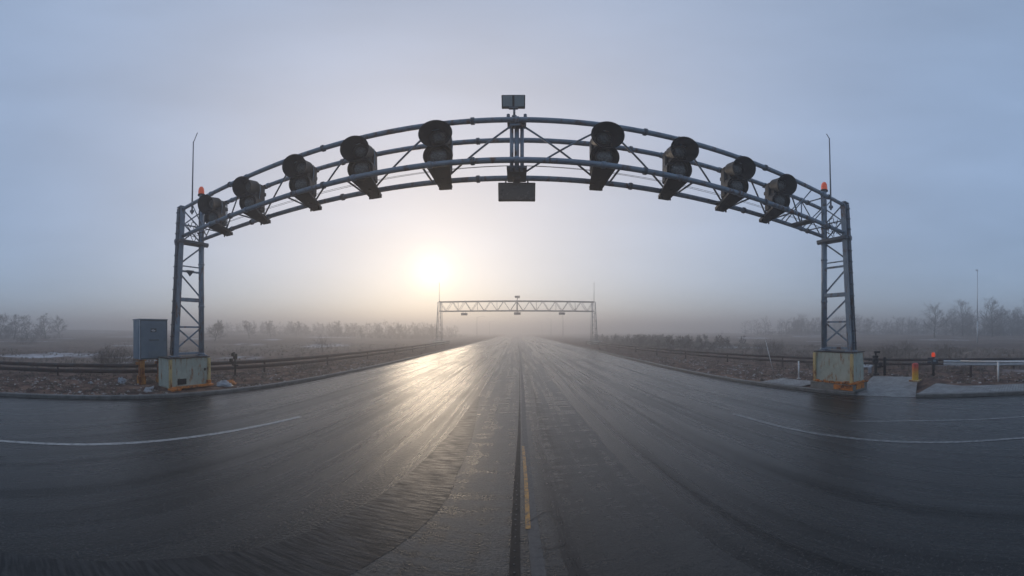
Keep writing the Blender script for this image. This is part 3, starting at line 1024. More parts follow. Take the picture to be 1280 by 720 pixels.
nodesL = [0] + SX[:5] + [XL + .1]
nodesR = [0] + SX[5:] + [XR - 1.6, XR - .1]
for nodes in (nodesL, nodesR):
    for a, c_ in zip(nodes, nodes[1:]):
        tb((a, D1 + .06, hz - .05), (c_, D2 - .02, .05))
        if abs(a) > 4: tb((a, D2, hz), (a, D2, 0), .028)
tb((2.15, D1 + .06, hz - .05), (.05, D2 - .02, .05))
for nodes in (nodesL[1:], nodesR[1:]):
    for a in nodes[:-1]:
        s = 1 if a > 0 else -1
        tb((a + s * .35, D1, 0), (a + s * .35, D2, 0), .03)          # bottom cross ties
        tb((a + s * .35, D1, hz), (a + s * .35, D2, hz), .03)
b1, b0 = XR - .25, XR - 1.6
for (xa, xb) in ((XR - 2.9, XR - 1.6), (XR - 1.6, XR - .2), (XL + 1.5, XL + .2)):
    tb((xa, D2 - .01, 0), (xb, D2 - .01, hz), .026); tb((xa, D2 + .03, hz), (xb, D2 + .03, 0), .026)
    tb(((xa + xb) / 2, D1, hz), ((xa + xb) / 2 - .4, D2, 0), .024)
MB().box((XR - 2.2, (D1 + D2) / 2, -.02), (.34, D2 - D1 - .1, .08)).build('tie_plate', M['steel_dark'], truss)
# thin wires slung under the truss
for k, (dz, sag) in enumerate(((.30, .06), (.18, .10))):
    b = MB()
    for x0, x1 in ((XL, 0), (0, XR)):
        b.tube([(x0 + (x1 - x0) * t, D2 - .25 - k * .2, dz - sag * math.sin(t * math.pi)) for t in [i / 20 for i in range(21)]], .007, 5)
    b.build('wire', M['black'], truss)
# middle mast of three tubes
for dx in (-.125, .0, .13):
    MB().tube([(dx, D1 + .35, -.16), (dx, D1 + .35, hz + .13)], .048 if dx else .06, 12).build('post', M['steel'], truss)
MB().box((0, D1 + .2, hz + .02), (.46, .5, .08), None, .01).build('clamp', M['steel_dark'], truss)
MB().box((0, D1 + .75, -.05), (.5, .9, .08), None, .01).build('clamp', M['steel_dark'], truss)
MB().box((0, D2 - .2, -.13), (.2, .3, .12), None, .01).build('clamp', M['steel_dark'], truss)
for dx in (-.2, .2): MB().tube([(dx, D1, hz + .05), (dx, D1, hz + .2)], .04, 8).build('stub', M['steel_dark'], truss)
# bolted joints and gusset plates where the bracing meets the chords
for a in SX + [0]:
    s_ = 1 if a > 0 else -1
    for (yy, zz, zo) in ((D1, hz, -.09), (D2, 0, .09), (D2, hz, -.09)):
        MB().box((a + s_ * .04, yy + .1 * (1 if yy == D1 else -1) * .6, zz + zo), (.26, .016, .16), None, .004).build('gusset_plate', M['steel'], truss)
for (yy, zz) in ((D1, hz), (D2, hz), (D1, 0), (D2, 0)):
    for xx in (-9.3, -5.2, -1.05, 3.2, 7.35, 10.9):
        b = MB().tube([(xx - .03, yy, zz), (xx - .004, yy, zz)], .118, 18).tube([(xx + .004, yy, zz), (xx + .03, yy, zz)], .118, 18)
        for k in range(8):
            t = k * math.pi / 4
            b.tube([(xx - .05, yy + .102 * math.cos(t), zz + .102 * math.sin(t)), (xx + .05, yy + .102 * math.cos(t), zz + .102 * math.sin(t))], .012, 6)
        b.build('flange', M['steel_dark'], truss)


# ------------------------------------------------------------------ signals
def signal_head(label):
    """two lamp barrels on a panel, on a bracket reaching forward from the far bottom chord"""
    root = empty('signal_head', (0, D2, ZB), label, 'signal', 'black two lamp signals on the near gantry')
    z0 = 0.0

    def P(y, z): return (y - D2, z - ZB)
    # bracket: tapering box arm under the barrels, back to the chord
    b = MB()
    w0, w1 = .30, .17
    ya, yb = 7.86 - D2, 9.0 - D2
    za0, za1, zb0, zb1 = .02, .10, -.20, -.08
    vs = [(-w0, ya, za0), (w0, ya, za0), (w0, ya, za1), (-w0, ya, za1), (-w1, yb, zb0), (w1, yb, zb0), (w1, yb, zb1), (-w1, yb, zb1)]
    b.add(vs, [(0, 1, 5, 4), (1, 2, 6, 5), (2, 3, 7, 6), (3, 0, 4, 7), (1, 0, 3, 2), (4, 5, 6, 7)])
    for dx in (-.14, .14):
        b.tube([(dx, yb - .2, -.02), (dx, yb - .2, -.27)], .03, 8)
        b.box((dx, yb - .2, -.12), (.09, .34, .05))
    b.build('bracket', M['bracket'], root)
    # mounting frame up the back
    b = MB()
    b.box((.0, -.33, .52), (.09, .12, 1.28), None, .01)
    b.box((.0, -.16, 1.0), (.16, .36, .14), None, .01)
    b.box((.0, -.02, 1.35), (.22, .2, .12), None, .01)
    b.build('mount', M['bracket'], root)
    # panel box
    b = MB().box((0, -.48, .64), (.54, .26, 1.16), None, .03)
    b.box((.0, -.70, .55), (.40, .24, .84), None, .02)
    b.box((0, -.385, .64), (.42, .03, 1.0), None, .01)
    b.build('housing', M['body'], root)
    for i, (zc, rf, yc, rb, L, tilt) in enumerate(((7.98, .41, 7.46, .29, .74, 17), (7.43, .375, 7.80, .315, .44, 20))):
        ax = Vector((0, math.cos(R(tilt)), math.sin(R(tilt))))       # from the mouth back and up
        p0 = Vector((0, yc - D2, zc - ZB))
        hood = MB()
        fl_ = .22 if not i else .10
        out = [(0, rf), (.012, rf + .006), (.03, rf), (fl_, rb + .035), (L * .8, rb), (L, rb - .01), (L + .03, rb - .12)]
        inn = [(L * .66, rb - .05), (fl_, rb + .01), (.03, rf - .03), (0, rf - .012), (0, rf)]
        hood.lathe(p0, ax, out, 32)
        hood.lathe(p0, ax, inn, 32)
        hood.lathe(p0, ax, [(L * .66, .01), (L * .66, rb - .05)], 32)
        hood.build('hood', M['black'], root)
        pl = p0 + ax * (L * .60 if not i else L * .22)
        rl = rb - (.10 if not i else .085)
        MB().lathe(pl, ax, [(-.07, .0), (-.065, rl * .4), (-.04, rl * .75), (0, rl), (.05, rl)], 28).build('lens', M['lens'], root)
        MB().lathe(pl, ax, [(-.015, rl + .045), (-.03, rl + .02), (-.01, rl - .005), (.05, rl), (.05, rl + .045), (-.015, rl + .045)], 28).build('lens_ring', M['black'], root)
    # cable from panel to bracket
    sx = .27
    MB().tube([(sx, -.62, 1.2), (sx + .04, -.66, .9), (sx + .03, -.7, .5), (sx - .03, -.66, .2), (sx - .15, -.5, .02)], .014, 6).build('cable', M['steel'], root)
    return root


labels = ['black two lamp signal just left of the middle mast of the near gantry',
          'black two lamp signal, second left of the gantry middle mast',
          'black two lamp signal, middle one of the five left of the mast',
          'black two lamp signal, next to last before the left steel tower',
          'black two lamp signal against the left steel tower, under its orange beacon',
          'black two lamp signal just right of the middle mast of the near gantry',
          'black two lamp signal, second right of the gantry middle mast',
          'black two lamp signal, third right of the gantry middle mast',
          'black two lamp signal nearest the right steel tower']
proto = signal_head(labels[0])
for i, x in enumerate(SX):
    o = proto if i == 0 else copy_tree(proto)
    o.location.x = x
    o['label'] = labels[i]
    o.rotation_euler.z = R([2, 3, 7, 8, 12, -2, -4, -6, -10][i])
    o.rotation_euler.x = R([0, 1.2, -.9, .6, 1.0, .8, -1.0, .9, -.4][i])
    o.rotation_euler.y = R([.6, -.8, .5, 1.0, -.6, -.5, .9, -.7, .6][i])

# ------------------------------------------------------------------ lamps, beacons, antennas on the gantry
def floodlight(name, loc, w, h, tilt, label, ztilt=0, post=.32, stemup=False, group=None, two=True):
    root = empty(name, loc, label, 'floodlight', group)
    rt = Matrix.Rotation(tilt, 3, 'X')
    b = MB()
    b.box((0, 0, 0), (w, .12, h), rt, .012)
    for k in range(7): b.box(rt @ Vector((-w / 2 + w * (k + .5) / 7, .085, 0)), (.012, .06, h * .86), rt)
    b.build('housing', M['black'], root)
    n = 2 if two else 1
    for k in range(n):
        cx = (-w / 4 + k * w / 2) if two else 0
        MB().box(rt @ Vector((cx, -.064, .005)), (w / n - .05, .012, h - .06), rt, .004).build('glass', M['panel'] if not stemup else M['box_glass'], root)
    if post:
        b = MB()
        if not stemup: b.tube([(0.02, .02, -h / 2), (.02, .02, -h / 2 - post)], .028, 8).box((.0, .02, -h / 2 - .02), (.22, .1, .04)).tube([(.02, .02, -h / 2 - post), (.02, .02, -h / 2 - post - .06)], .06, 10)
        else:
            b.tube([(0, .05, h / 2 - .02), (0, .05, h / 2 + post)], .022, 8)
            for dx in (-w * .3, w * .3): MB().tube([(dx, .05, h / 2 - .02), (dx, .05, h / 2 + post)], .022, 8).build('stem', M['steel_dark'], root)
        b.build('stem', M['steel_dark'], root)
    return root


floodlight('floodlight', (-.08, D1 + .05, 9.21), .56, .44, R(16), 'grey twin panel floodlight raised on the stem above the gantry middle')
fb_ = floodlight('floodlight', (0, D2 + .02, 6.64), 1.0, .56, R(12), 'wide dark lamp box hanging below the middle of the near gantry', stemup=True, post=.12, two=False)


def beacon(x, y, z, label, h=.46, r=.155):
    root = empty('warning_beacon', (x, y, z), label, 'beacon', 'orange beacons on the gantry towers')
    MB().lathe((0, 0, 0), (0, 0, 1), [(0, 0), (0, r * 1.15), (.05, r * 1.15), (.06, r * .9), (.06, 0)], 18).build('base', M['black'], root)
    MB().lathe((0, 0, .06), (0, 0, 1), [(0, r * .95), (h * .3, r * .97), (h * .7, r * .85), (h * .92, r * .5), (h, .0)], 18).build('lens', M['orange_lens'], root)
    return root


beacon(XL, D2 - .02, ZT + 1.02, 'orange beacon on top of the left steel tower')
beacon(XR, D2 - .02, ZT + 1.02, 'orange beacon on top of the right steel tower')


def antenna(x, y, z0, h, lean, tip, label, group='whip masts on the near gantry'):
    root = empty('whip_mast', (x, y, z0), label, 'mast', group)
    b = MB().tube([(0, 0, -.15), (lean * .4, 0, h * .4), (lean, 0, h)], [.042, .034, .026], 8)
    b.box((0, 0, 0), (.14, .14, .12))
    b.build('pole', M['steel_dark'], root)
    MB().tube([(lean, 0, h - .03), (lean + tip[0] * .3, 0, h + tip[1] * .2), (lean + tip[0], 0, h + tip[1])], .02, 7).build('tip', M['steel_dark'], root)
    return root


antenna(-12.7, 8.22, ZT, 4.05, .12, (.34, .42), 'thin mast with bent tip rising from the left end of the gantry')
antenna(11.95, 8.3, ZT, 3.9, -.12, (-.22, .16), 'thin mast with short bent tip rising from the right end of the gantry')

# ------------------------------------------------------------------ footing blocks
def footing(x0, x1, y0, y1, z0, z1, s, label):
    """steel-clad footing; s=+1 when the road lies at +x"""
    root = empty('footing_block', ((x0 + x1) / 2, (y0 + y1) / 2, z0), label, 'footing', 'pale footing blocks under the towers')
    w, d, h = x1 - x0, y1 - y0, z1 - z0
    MB().box((0, 0, h / 2), (w, d, h), None, .03).build('body', M['block'], root)
    MB().box((0, 0, h + .02), (w + .06, d + .06, .035), None, .008).build('cap_plate', M['bracket'], root)
    fx = s * (w / 2 + .03)
    for yy in (-d / 2 + .03, d / 2 - .03):
        MB().box((fx, yy, h / 2 - .02), (.10, .14, h - .02), None, .012).build('corner_post', M['post_cream'], root)
    return root, w, d, h


fl, w, d, h = footing(-13.2, -12.15, 6.72, 8.8, .12, 1.44, 1, 'pale green rust streaked block under the left tower with an opening near its foot')
MB().box((w / 2 + .012, -.42, .30), (.03, .44, .26), None, .004).build('opening', M['opening_shade'], fl)  # no hole cut: flat plate, the shade inside is put in its near-black colour
MB().box((w / 2 + .03, .78, .78), (.04, .09, .12), None, .004).build('latch', M['bracket'], fl)
b = MB().box((w / 2 + .14, .05, .07), (.22, d + .1, .09), None, .015)
b.box((w / 2 + .20, -.9, .0), (.34, .5, .14), Matrix.Rotation(R(8), 3, 'Z'), .02)
b.box((w / 2 + .10, .95, .16), (.14, .2, .26), None, .02)
b.build('rusty_sill', M['rust'], fl)['label'] = 'orange rusted sill with flaking lumps'
fr, w, d, h = footing(11.6, 12.55, 6.95, 8.95, .40, 1.715, -1, 'pale green block with cream corner posts on a concrete plinth under the right tower')
MB().box((-.05, 0, -.165), (w + .22, d + .26, .33), None, .02).build('plinth', M['concrete'], fr)
rg = random.Random(4); b = MB()
for k in range(46):
    px = rg.choice((-1, -1, 0, 0)); a = rg.uniform(-d / 2, d / 2)
    c_ = Vector((-w / 2 - rg.uniform(.02, .18), a, .03 + rg.uniform(0, .05))) if px else Vector((rg.uniform(-w / 2 - .1, w / 2), -d / 2 - rg.uniform(.02, .2), .03 + rg.uniform(0, .05)))
    b.box(c_, (rg.uniform(.05, .2), rg.uniform(.05, .22), rg.uniform(.02, .07)), Matrix.Rotation(rg.uniform(0, 3), 3, 'Z') @ Matrix.Rotation(rg.uniform(-.3, .3), 3, 'X'))
b.build('rust_flakes', M['rust'], fr)
b = MB().box((-w / 2 - .10, -.15, .02), (.10, d - .2, .06), None, .012)
b.box((-w / 2 - .155, -.62, -.14), (.05, .95, .22), None, .015).box((-.1, -d / 2 - .135, -.1), (w * .7, .04, .24), None, .012)
b.build('rusty_skirt', M['rust'], fr)

# ------------------------------------------------------------------ cabinet on its stub posts
cabn = empty('control_cabinet', (-14.4, 6.88, .1), 'blue grey steel cabinet raised on a rusty orange post beside the left block', 'cabinet')
cz0, cz1 = 1.2, 3.08
MB().box((0, 0, (cz0 + cz1) / 2), (.80, 1.46, cz1 - cz0), None, .02).build('body', M['cabinet'], cabn)
MB().box((0, 0, cz1 + .02), (.86, 1.52, .05), None, .012).build('roof', M['cabinet'], cabn)
dr_ = MB().box((.412, 0, (cz0 + cz1) / 2), (.03, 1.36, cz1 - cz0 - .1), None, .008).build('door', M['cabinet'], cabn)
MB().box((.445, .0, cz0 + .92), (.045, .52, .05), None, .006).build('handle', M['steel_dark'], dr_)
MB().box((.432, -.02, cz1 - .50), (.012, .30, .17), None, .003).build('name_plate', M['dark_box'], dr_)
b = MB()
for k, (dy, dz, l) in enumerate(((-.09, .01, .06), (-.02, .02, .08), (.06, .0, .07), (-.06, -.03, .07), (.03, -.035, .1))):
    b.box((.4405, dy - .02, cz1 - .50 + dz), (.004, l, .03))
b.build('plate_marks', M['white_paint'], dr_)
for zz in (cz0 + .3, (cz0 + cz1) / 2, cz1 - .3): MB().tube([(.425, -.695, zz - .07), (.425, -.695, zz + .07)], .018, 8).build('hinge', M['steel_dark'], cabn)
MB().box((.4005, 0, (cz0 + cz1) / 2), (.012, 1.40, cz1 - cz0 - .06), None, .003).build('gasket', M['black'], cabn)
for yy in (-.722, .722): MB().box((.392, yy, (cz0 + cz1) / 2), (.05, .03, cz1 - cz0 - .01), None, .006).build('corner_trim', M['galv'] if yy < 0 else M['cabinet'], cabn)
MB().tube([(.44, .56, cz0 + .92), (.47, .56, cz0 + .92)], .028, 12).build('lock', M['steel_dark'], dr_)
for k in range(6): MB().box((.432, 0, cz0 + .16 + k * .045), (.02, .55, .018), Matrix.Rotation(R(-25), 3, 'Y')).build('louvre', M['cabinet'], dr_)
MB().box((0, -.742, cz0 + .9), (.55, .02, 1.4), None, .005).build('side_panel', M['cabinet'], cabn)
for yy in (-.5, .52):
    b = MB().box((.1, yy, .62), (.24, .24, 1.14), None, .01)
    b.box((.1, yy, .16), (.34, .36, .40), None, .02).box((.1, yy, 1.15), (.34, .34, .06)).box((.14, yy - .02, .38), (.36, .38, .03))
    b.box((.1, yy - .22, 1.0), (.1, .18, .14), None, .01)
    b.build('leg', M['rust_yellow'], cabn)

# ------------------------------------------------------------------ small roadside things
def device_left():
    x, y = -14.05, 12.0
    r = empty('sensor_post', (x, y, hgt(x, y)), 'thin black sensor post between the left block and the fog, by the railing', 'sensor post')
    MB().tube([(0, 0, -.1), (0, 0, 1.1)], .055, 10).tube([(0, 0, 0), (0, 0, .05)], .13, 12).build('pole', M['black'], r)
    b = MB().box((0, 0, 1.12), (.18, .2, .3), None, .02).lathe((0, -.1, 1.22), (0, -1, .1), [(0, .0), (0, .09), (.12, .1), (.12, .08), (.04, .07), (.04, 0)], 14)
    b.box((-.12, 0, 1.3), (.12, .1, .1), None, .01)
    b.build('head', M['black'], r)
    b = MB().bar((0, 0, .78), (-.34, 0, .80), .05, .05).box((-.36, 0, .88), (.16, .18, .2), None, .02).box((0, 0, .62), (.5, .07, .09), None, .01)
    b.build('side_arm', M['black'], r)


device_left()


def device_right():
    x, y = 16.9, 8.35
    r = empty('valve_stand', (x, y, hgt(x, y)), 'black pipe and valve stand beside the right block', 'valve stand')
    rz = R(-62); r.rotation_euler.z = rz
    b = MB().box((-.2, 0, .55), (.16, .16, 1.1), None, .02).box((.32, 0, .5), (.16, .14, 1.05), None, .02)
    b.tube([(-.2, 0, 0), (-.2, 0, .08)], .2, 14)
    b.build('post', M['black'], r)
    b = MB().box((-.12, 0, 1.32), (.34, .18, .12), None, .02).box((-.2, 0, 1.2), (.1, .1, .3)).box((-.22, 0, 1.05), (.34, .22, .14), None, .03)
    b.build('head', M['black'], r)
    b = MB().lathe((-.22, -.05, .82), (0, -1, 0), [(0, 0), (0, .17), (.06, .19), (.12, .17), (.12, .10), (.05, .08), (.05, 0)], 18)
    b.lathe((.05, -.02, .62), (0, -1, 0), [(0, .0), (0, .11), (.1, .12), (.12, .08), (.12, 0)], 14)
    b.build('valve', M['body'], r)
    b = MB().tube([(-.2, 0, .86), (-.7, 0, .88), (-1.15, 0, .88)], .045, 8).tube([(-.62, 0, .88), (-.55, 0, .88)], .08, 10)
    b.tube([(-.2, 0, .45), (.32, 0, .5)], .06, 8)
    b.build('pipe', M['black'], r)
    MB().box((-.55, -.1, .28), (.22, .16, .36), None, .03).build('meter_box', M['card'], r)


device_right()


def bollard_mat():
    m, N, L, B = new_mat('orange_over_yellow_paint')
    tc = N.new('ShaderNodeTexCoord'); sp = N.new('ShaderNodeSeparateXYZ'); L.new(tc.outputs['Object'], sp.inputs[0])
    n = tex_noise(N, L, 8, 6, .7)
    f = mth(N, L, 'ADD', sp.outputs['Z'], mth(N, L, 'MULTIPLY', n, .3))
    L.new(ramp(N, L, f, [(.25, (.62, .40, .03)), (.62, (.62, .25, .02)), (.88, (.55, .055, .02)), (1.0, (.40, .03, .02))]), B.inputs['Base Color'])
    B.inputs['Roughness'].default_value = .5
    bump(N, L, B, n, .4, .004)
    return m


M['bollard'] = bollard_mat()
r = empty('bollard', (15.15, 5.5, .16), 'orange and yellow bollard standing at the edge of the paved apron', 'bollard')
MB().lathe((0, 0, 0), (0, 0, 1), [(.03, .16), (.5, .158), (.82, .16), (.86, .15), (.9, .09), (.91, 0)], 22).build('shaft', M['bollard'], r)
MB().box((0, 0, .03), (.52, .5, .07), None, .012).build('base_plate', M['post_cream'], r)

r = empty('red_lamp_post', (17.75, 5.35, .12), 'short post with a red lamp and dark boxes, right of the bollard', 'lamp post')
MB().tube([(0, 0, -.1), (0, 0, 1.06)], .07, 10).build('pole', M['black'], r)
b = MB().box((-.06, -.1, .82), (.2, .36, .3), None, .02).box((.0, .24, .74), (.22, .2, .14), None, .02).box((-.08, .18, .95), (.16, .24, .14), None, .02)
b.build('control_box', M['dark_box'], r)
MB().box((-.17, -.12, .86), (.02, .16, .13), None, .004).build('display', M['cabinet'], r)
b = MB().box((0, 0, 1.16), (.19, .19, .2), None, .03).box((-.02, 0, 1.28), (.16, .16, .06), None, .02)
b.build('lamp', M['red_lens'], r)

# galvanised barrier and white hand rail at the right
r = empty('crash_barrier', (17.6, 4.7, 0), 'galvanised steel crash barrier right of the red lamp post', 'crash barrier')
prof = [(0, .75), (-.05, .78), (-.05, .82), (0, .86), (0, .90), (-.05, .94), (-.05, .98), (0, 1.01)]
path = [(0, 0), (.1, -1.6), (.3, -3.2), (.6, -5), (1.2, -9), (2, -16)]
rows = [[(px + ox, py, z) for ox, z in prof] for px, py in path]
o = sheet('beam', rows, M['galv'], r, smooth=False)
sd = o.modifiers.new('thickness', 'SOLIDIFY'); sd.thickness = .008
for (px, py) in ((.1, -1.5), (.55, -4.6), (1.1, -8)): MB().box((px + .09, py, .48), (.1, .12, 1.0), None, .01).build('post', M['rail'], r)

r = empty('hand_rail', (15.85, 1.5, .15), 'white tubular hand rail on the pavement at the right edge', 'hand rail')
for yy in (0, -2.4): MB().tube([(0, yy, 0), (0, yy, 1.0)], .05, 10).build('post', M['white_paint'], r)
b = MB().tube([(.1, 1.9, 1.0), (0, 0, 1.0), (0, -2.4, 1.0), (.2, -5, 1.0)], .032, 10)
b.build('rail', M['white_paint'], r)

r = empty('marker_post', (12.9, 11.0, .16), 'short white marker post on the kerb pad left of the right block', 'marker post')
MB().tube([(0, 0, 0), (0, 0, .92)], .042, 10).build('shaft', M['white_paint'], r)
MB().tube([(0, 0, 0), (0, 0, .03)], .1, 12).build('foot', M['white_paint'], r)
x, y = 15.2, 15.2
r = empty('leaning_stake', (x, y, hgt(x, y)), 'thin pale stake leaning on the verge left of the right block', 'stake')
MB().tube([(0.05, 0, -.1), (-.5, .15, 1.95)], [.028, .018], 7).build('shaft', M['white_paint'], r)
MB().box((-.5, .15, 1.95), (.06, .05, .1), None, .005).build('tip', M['white_paint'], r)


def crumpled(name, x, y, sx, sy, sz, seed, m, label, cat, z=None):
    rg = random.Random(seed); b = MB(); n, k = 14, 8; vs = []; fs = []
    for i in range(k + 1):
        ph = math.pi / 2 * i / k
        for j in range(n):
            th = 2 * math.pi * j / n; f = 1 + .8 * mnoise.noise(Vector((math.cos(th) * 2.2, math.sin(th) * 2.2, i * .5 + seed * 3)))
            vs.append((math.cos(th) * math.cos(ph) * sx * f, math.sin(th) * math.cos(ph) * sy * f, max(0, math.sin(ph) * sz * (1 + .9 * mnoise.noise(Vector((math.cos(th) * 2.5, math.sin(th) * 2.5 + i, seed)))))))
    for i in range(k):
        for j in range(n):
            fs.append((i * n + j, i * n + (j + 1) % n, (i + 1) * n + (j + 1) % n, (i + 1) * n + j))
    b.add(vs, fs, True); o = b.build(name, m)
    o.location = (x, y, (hgt(x, y) if z is None else z) - .02)
    return tag(o, label, cat)


crumpled('plastic_bag', -14.75, 5.55, .2, .2, .24, 1, M['bag'], 'bulging pale plastic bag on the ground left of the rusty cabinet post', 'bag')
crumpled('plastic_bag', -11.75, 9.35, .42, .34, .2, 2, M['bag'], 'flattened white plastic bag at the right foot of the left block', 'bag')
crumpled('rust_heap', -11.95, 9.9, .3, .3, .18, 3, M['rust'], 'small heap of orange rusty scrap right of the white plastic bag', 'scrap')
crumpled('plastic_scrap', -15.0, 4.05, .13, .12, .12, 5, M['bag'], 'small white scrap on the verge well left of the cabinet', 'scrap')
crumpled('plastic_scrap', -16.1, 3.7, .16, .08, .05, 6, M['bag'], 'flat white scrap lying furthest left on the verge', 'scrap')


def board(x, y, sx, sy, rz, tilt, label, m=None, name='board_sheet'):
    b = MB(); vs = []; fs = []; n = 8
    for i in range(n + 1):
        for j in range(n + 1):
            u, v = i / n - .5, j / n - .5
            vs.append((u * sx, v * sy, .03 * mnoise.noise(Vector((u * 4, v * 4, rz * 7))) + .05))
    for i in range(n):
        for j in range(n): fs.append((i * (n + 1) + j, (i + 1) * (n + 1) + j, (i + 1) * (n + 1) + j + 1, i * (n + 1) + j + 1))
    b.add(vs, fs, True); o = b.build(name, m or M['card'])
    o.location = (x, y, hgt(x, y)); o.rotation_euler = (tilt, 0, rz)
    md = o.modifiers.new('thickness', 'SOLIDIFY'); md.thickness = .015
    return tag(o, label, 'board')


board(-12.75, 6.05, 1.5, .38, R(150), R(-4), 'wet grey board lying in front of the left block')
board(20.2, 11.2, 2.6, 1.4, R(20), 0, 'pale flat sheet on the ground behind the valve stand', M['bag'], 'ground_sheet')

x, y = 20.1, 2.6
shrub(20.1, 2.9, .9, .35, 'small dark tangle of twigs on the dirt below the crash barrier', 51, M['twig'], 3, 12, 0, 'twig_tangle')


# ------------------------------------------------------------------ far gantry
fgr = empty('far_gantry', (0, 64, 0), 'hazy flat topped lattice gantry across the road further on', 'gantry')
FXL, FXR, FB_, FT_ = -15.5, 15.45, 6.8, 8.72
for (yy, zz) in ((0, FT_), (1.4, FT_), (0, FB_), (1.4, FB_)):
    MB().tube([(FXL - .1, yy, zz), (FXR + .1, yy, zz)], .10, 8).build('chord', M['far_steel'], fgr)
b = MB(); n = 24
for k in range(n):
    xa = FXL + (FXR - FXL) * k / n; xb = FXL + (FXR - FXL) * (k + 1) / n
    za, zb = (FB_, FT_) if k % 2 else (FT_, FB_)
    for yy in (0, 1.4): b.tube([(xa, yy, za), (xb, yy, zb)], .045, 6)
    if k % 3 == 0: b.tube([(xa, 0, FB_), (xa, 0, FT_)], .045, 6)
    b.tube([(xa, 0, FB_), (xb, 1.4, FB_)], .035, 5)
b.build('bracing', M['far_steel'], fgr)
for x, s in ((FXL, 1), (FXR, -1)):
    for k in (0, 1):
        b = MB().tube([(x - s * .42 + k * s * .84 - (s * .3 * (1 - k)), 0, .7), (x - s * .25 + k * s * .5, 0, FT_)], .085, 8)
        b.tube([(x - s * .42 + k * s * .84 - (s * .3 * (1 - k)), 1.2, .7), (x - s * .25 + k * s * .5, 1.2, FT_)], .05, 8)
        b.build('leg', M['far_steel'], fgr)
    b = MB()
    for k in range(8):
        z0 = .9 + k * .78; e = (z0 - .7) / 8
        xo = x - s * (.70 - .42 * e); xi = x + s * (.40 - .17 * e)
        b.bar((xo, 0, z0), (xi, 0, z0), .05, .07)
        b.tube([(xo, 0, z0), (xi, 0, z0 + .75)] if k % 2 else [(xi, 0, z0), (xo, 0, z0 + .75)], .035, 6)
    b.build('bracing', M['far_steel'], fgr)
    MB().box((x - s * .1, .6, .38), (2.2, 2.4, .75), None, .03).build('footing', M['block'], fgr)
for x, lab in ((FXL, 'thin whip mast on the left end of the hazy far gantry'), (FXR, 'thin whip mast on the right end of the hazy far gantry')):
    r = empty('whip_mast', (x, 64, FT_), lab, 'mast', 'whip masts on the far gantry')
    MB().tube([(0, 0, -.1), (0, 0, 3.7)], [.06, .035], 6).build('pole', M['far_steel'], r)
    MB().tube([(0, 0, 3.7), (.02, 0, 3.9)], .06, 6).build('tip', M['far_steel'], r)
for x, z, w, lab in ((-10.4, 6.15, 1.25, 'hazy lamp box hanging below the left half of the far gantry'), (.1, 6.22, 1.3, 'hazy lamp box hanging below the middle of the far gantry'), (8.9, 6.25, 1.2, 'hazy lamp box hanging below the right half of the far gantry')):
    r = empty('lamp_box', (x, 64, z), lab, 'lamp', 'lamp boxes under the far gantry')
    MB().box((0, 0, 0), (w, .5, .42), Matrix.Rotation(R(14), 3, 'X'), .03).build('housing', M['steel_dark'], r)
    for q in (-.25, .25): MB().tube([(q, 0, .15), (q, 0, .6)], .04, 6).build('hanger', M['far_steel'], r)
r = empty('floodlight', (.1, 64, FT_ + .05), 'hazy floodlight standing on top of the far gantry middle', 'floodlight')
MB().box((0, 0, .75), (1.0, .3, .42), Matrix.Rotation(R(-10), 3, 'X'), .03).build('housing', M['steel_dark'], r)
MB().tube([(0, 0, -2.3), (0, 0, .6)], .09, 6).build('stem', M['far_steel'], r)


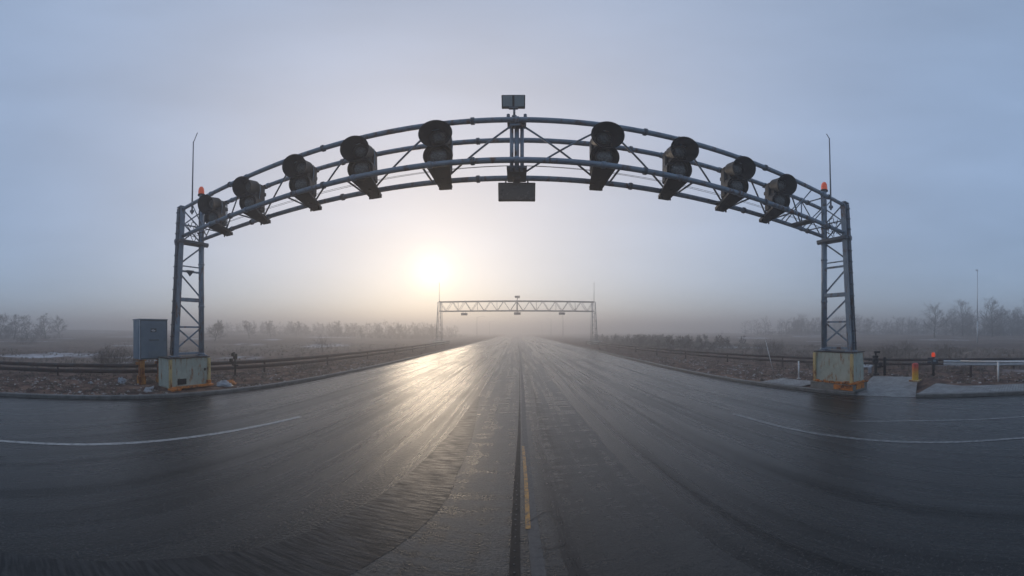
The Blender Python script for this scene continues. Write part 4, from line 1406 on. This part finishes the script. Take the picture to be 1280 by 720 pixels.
# ------------------------------------------------------------------ street lamps and the tall mast
def street_lamp(x, y, h, arm, label, group='street lamps fading into the fog', dbl=False):
    root = empty('street_lamp', (x, y, hgt(x, y)), label, 'street lamp', group)
    MB().tube([(0, 0, -.1), (0, 0, h)], [.13, .07], 8).build('pole', M['far_steel'], root)
    if arm:
        MB().tube([(0, 0, h - .1), (arm * .3, 0, h + .15), (arm, 0, h + .2)], [.06, .05, .04], 6).build('arm', M['far_steel'], root)
        MB().box((arm, 0, h + .2), (.75, .28, .14), None, .04).build('lamp_head', M['steel_dark'], root)
    return root


street_lamp(-17.2, 140, 9.0, 3.0, 'hazy street lamp with an arm over the road, left side beyond the far gantry')
street_lamp(-17.2, 205, 9.0, 3.0, 'faint second street lamp on the left, almost lost in the fog')
street_lamp(17.4, 122, 9.2, 0, 'hazy pole on the right seen below the right half of the far gantry')
street_lamp(17.4, 165, 9.0, -2.0, 'second hazy street lamp on the right beyond the far gantry')
street_lamp(17.4, 225, 9.0, -2.0, 'third faint street lamp on the right, almost lost in the fog')

x, y = 61.0, 9.7
r = empty('light_mast', (x, y, hgt(x, y)), 'tall slender grey light mast among the bare trees at the right', 'light mast')
gz = 14.4 - hgt(x, y)
MB().tube([(0, 0, -.1), (0, 0, 4.2)], .14, 10).tube([(0, 0, 4.2), (0, 0, gz)], [.09, .06], 10).build('pole', M['galv'], r)
MB().box((-.1, .1, gz + .05), (.25, .5, .14), None, .05).build('lamp_head', M['steel_dark'], r)

# ------------------------------------------------------------------ haze
hm = bpy.data.materials.new('haze'); hm.use_nodes = True
N, L = hm.node_tree.nodes, hm.node_tree.links
N.clear()
out = N.new('ShaderNodeOutputMaterial'); pv = N.new('ShaderNodeVolumePrincipled')
pv.inputs['Color'].default_value = (.82, .79, .77, 1)
pv.inputs['Density'].default_value = HAZE = 0.0092
pv.inputs['Anisotropy'].default_value = .66
L.new(pv.outputs[0], out.inputs['Volume'])
hb = MB().box((0, 0, 6), (3400, 3400, 20))
hb = hb.build('haze', hm)
hb.location = (0, 735, 0)
zlo = min(v.co.z for v in bpy.data.objects['ground'].data.vertices)
for v in hb.data.vertices: v.co.z = zlo - 1.0 if v.co.z < 0 else 15.2
tag(hb, kind='stuff')
hb.data.update()
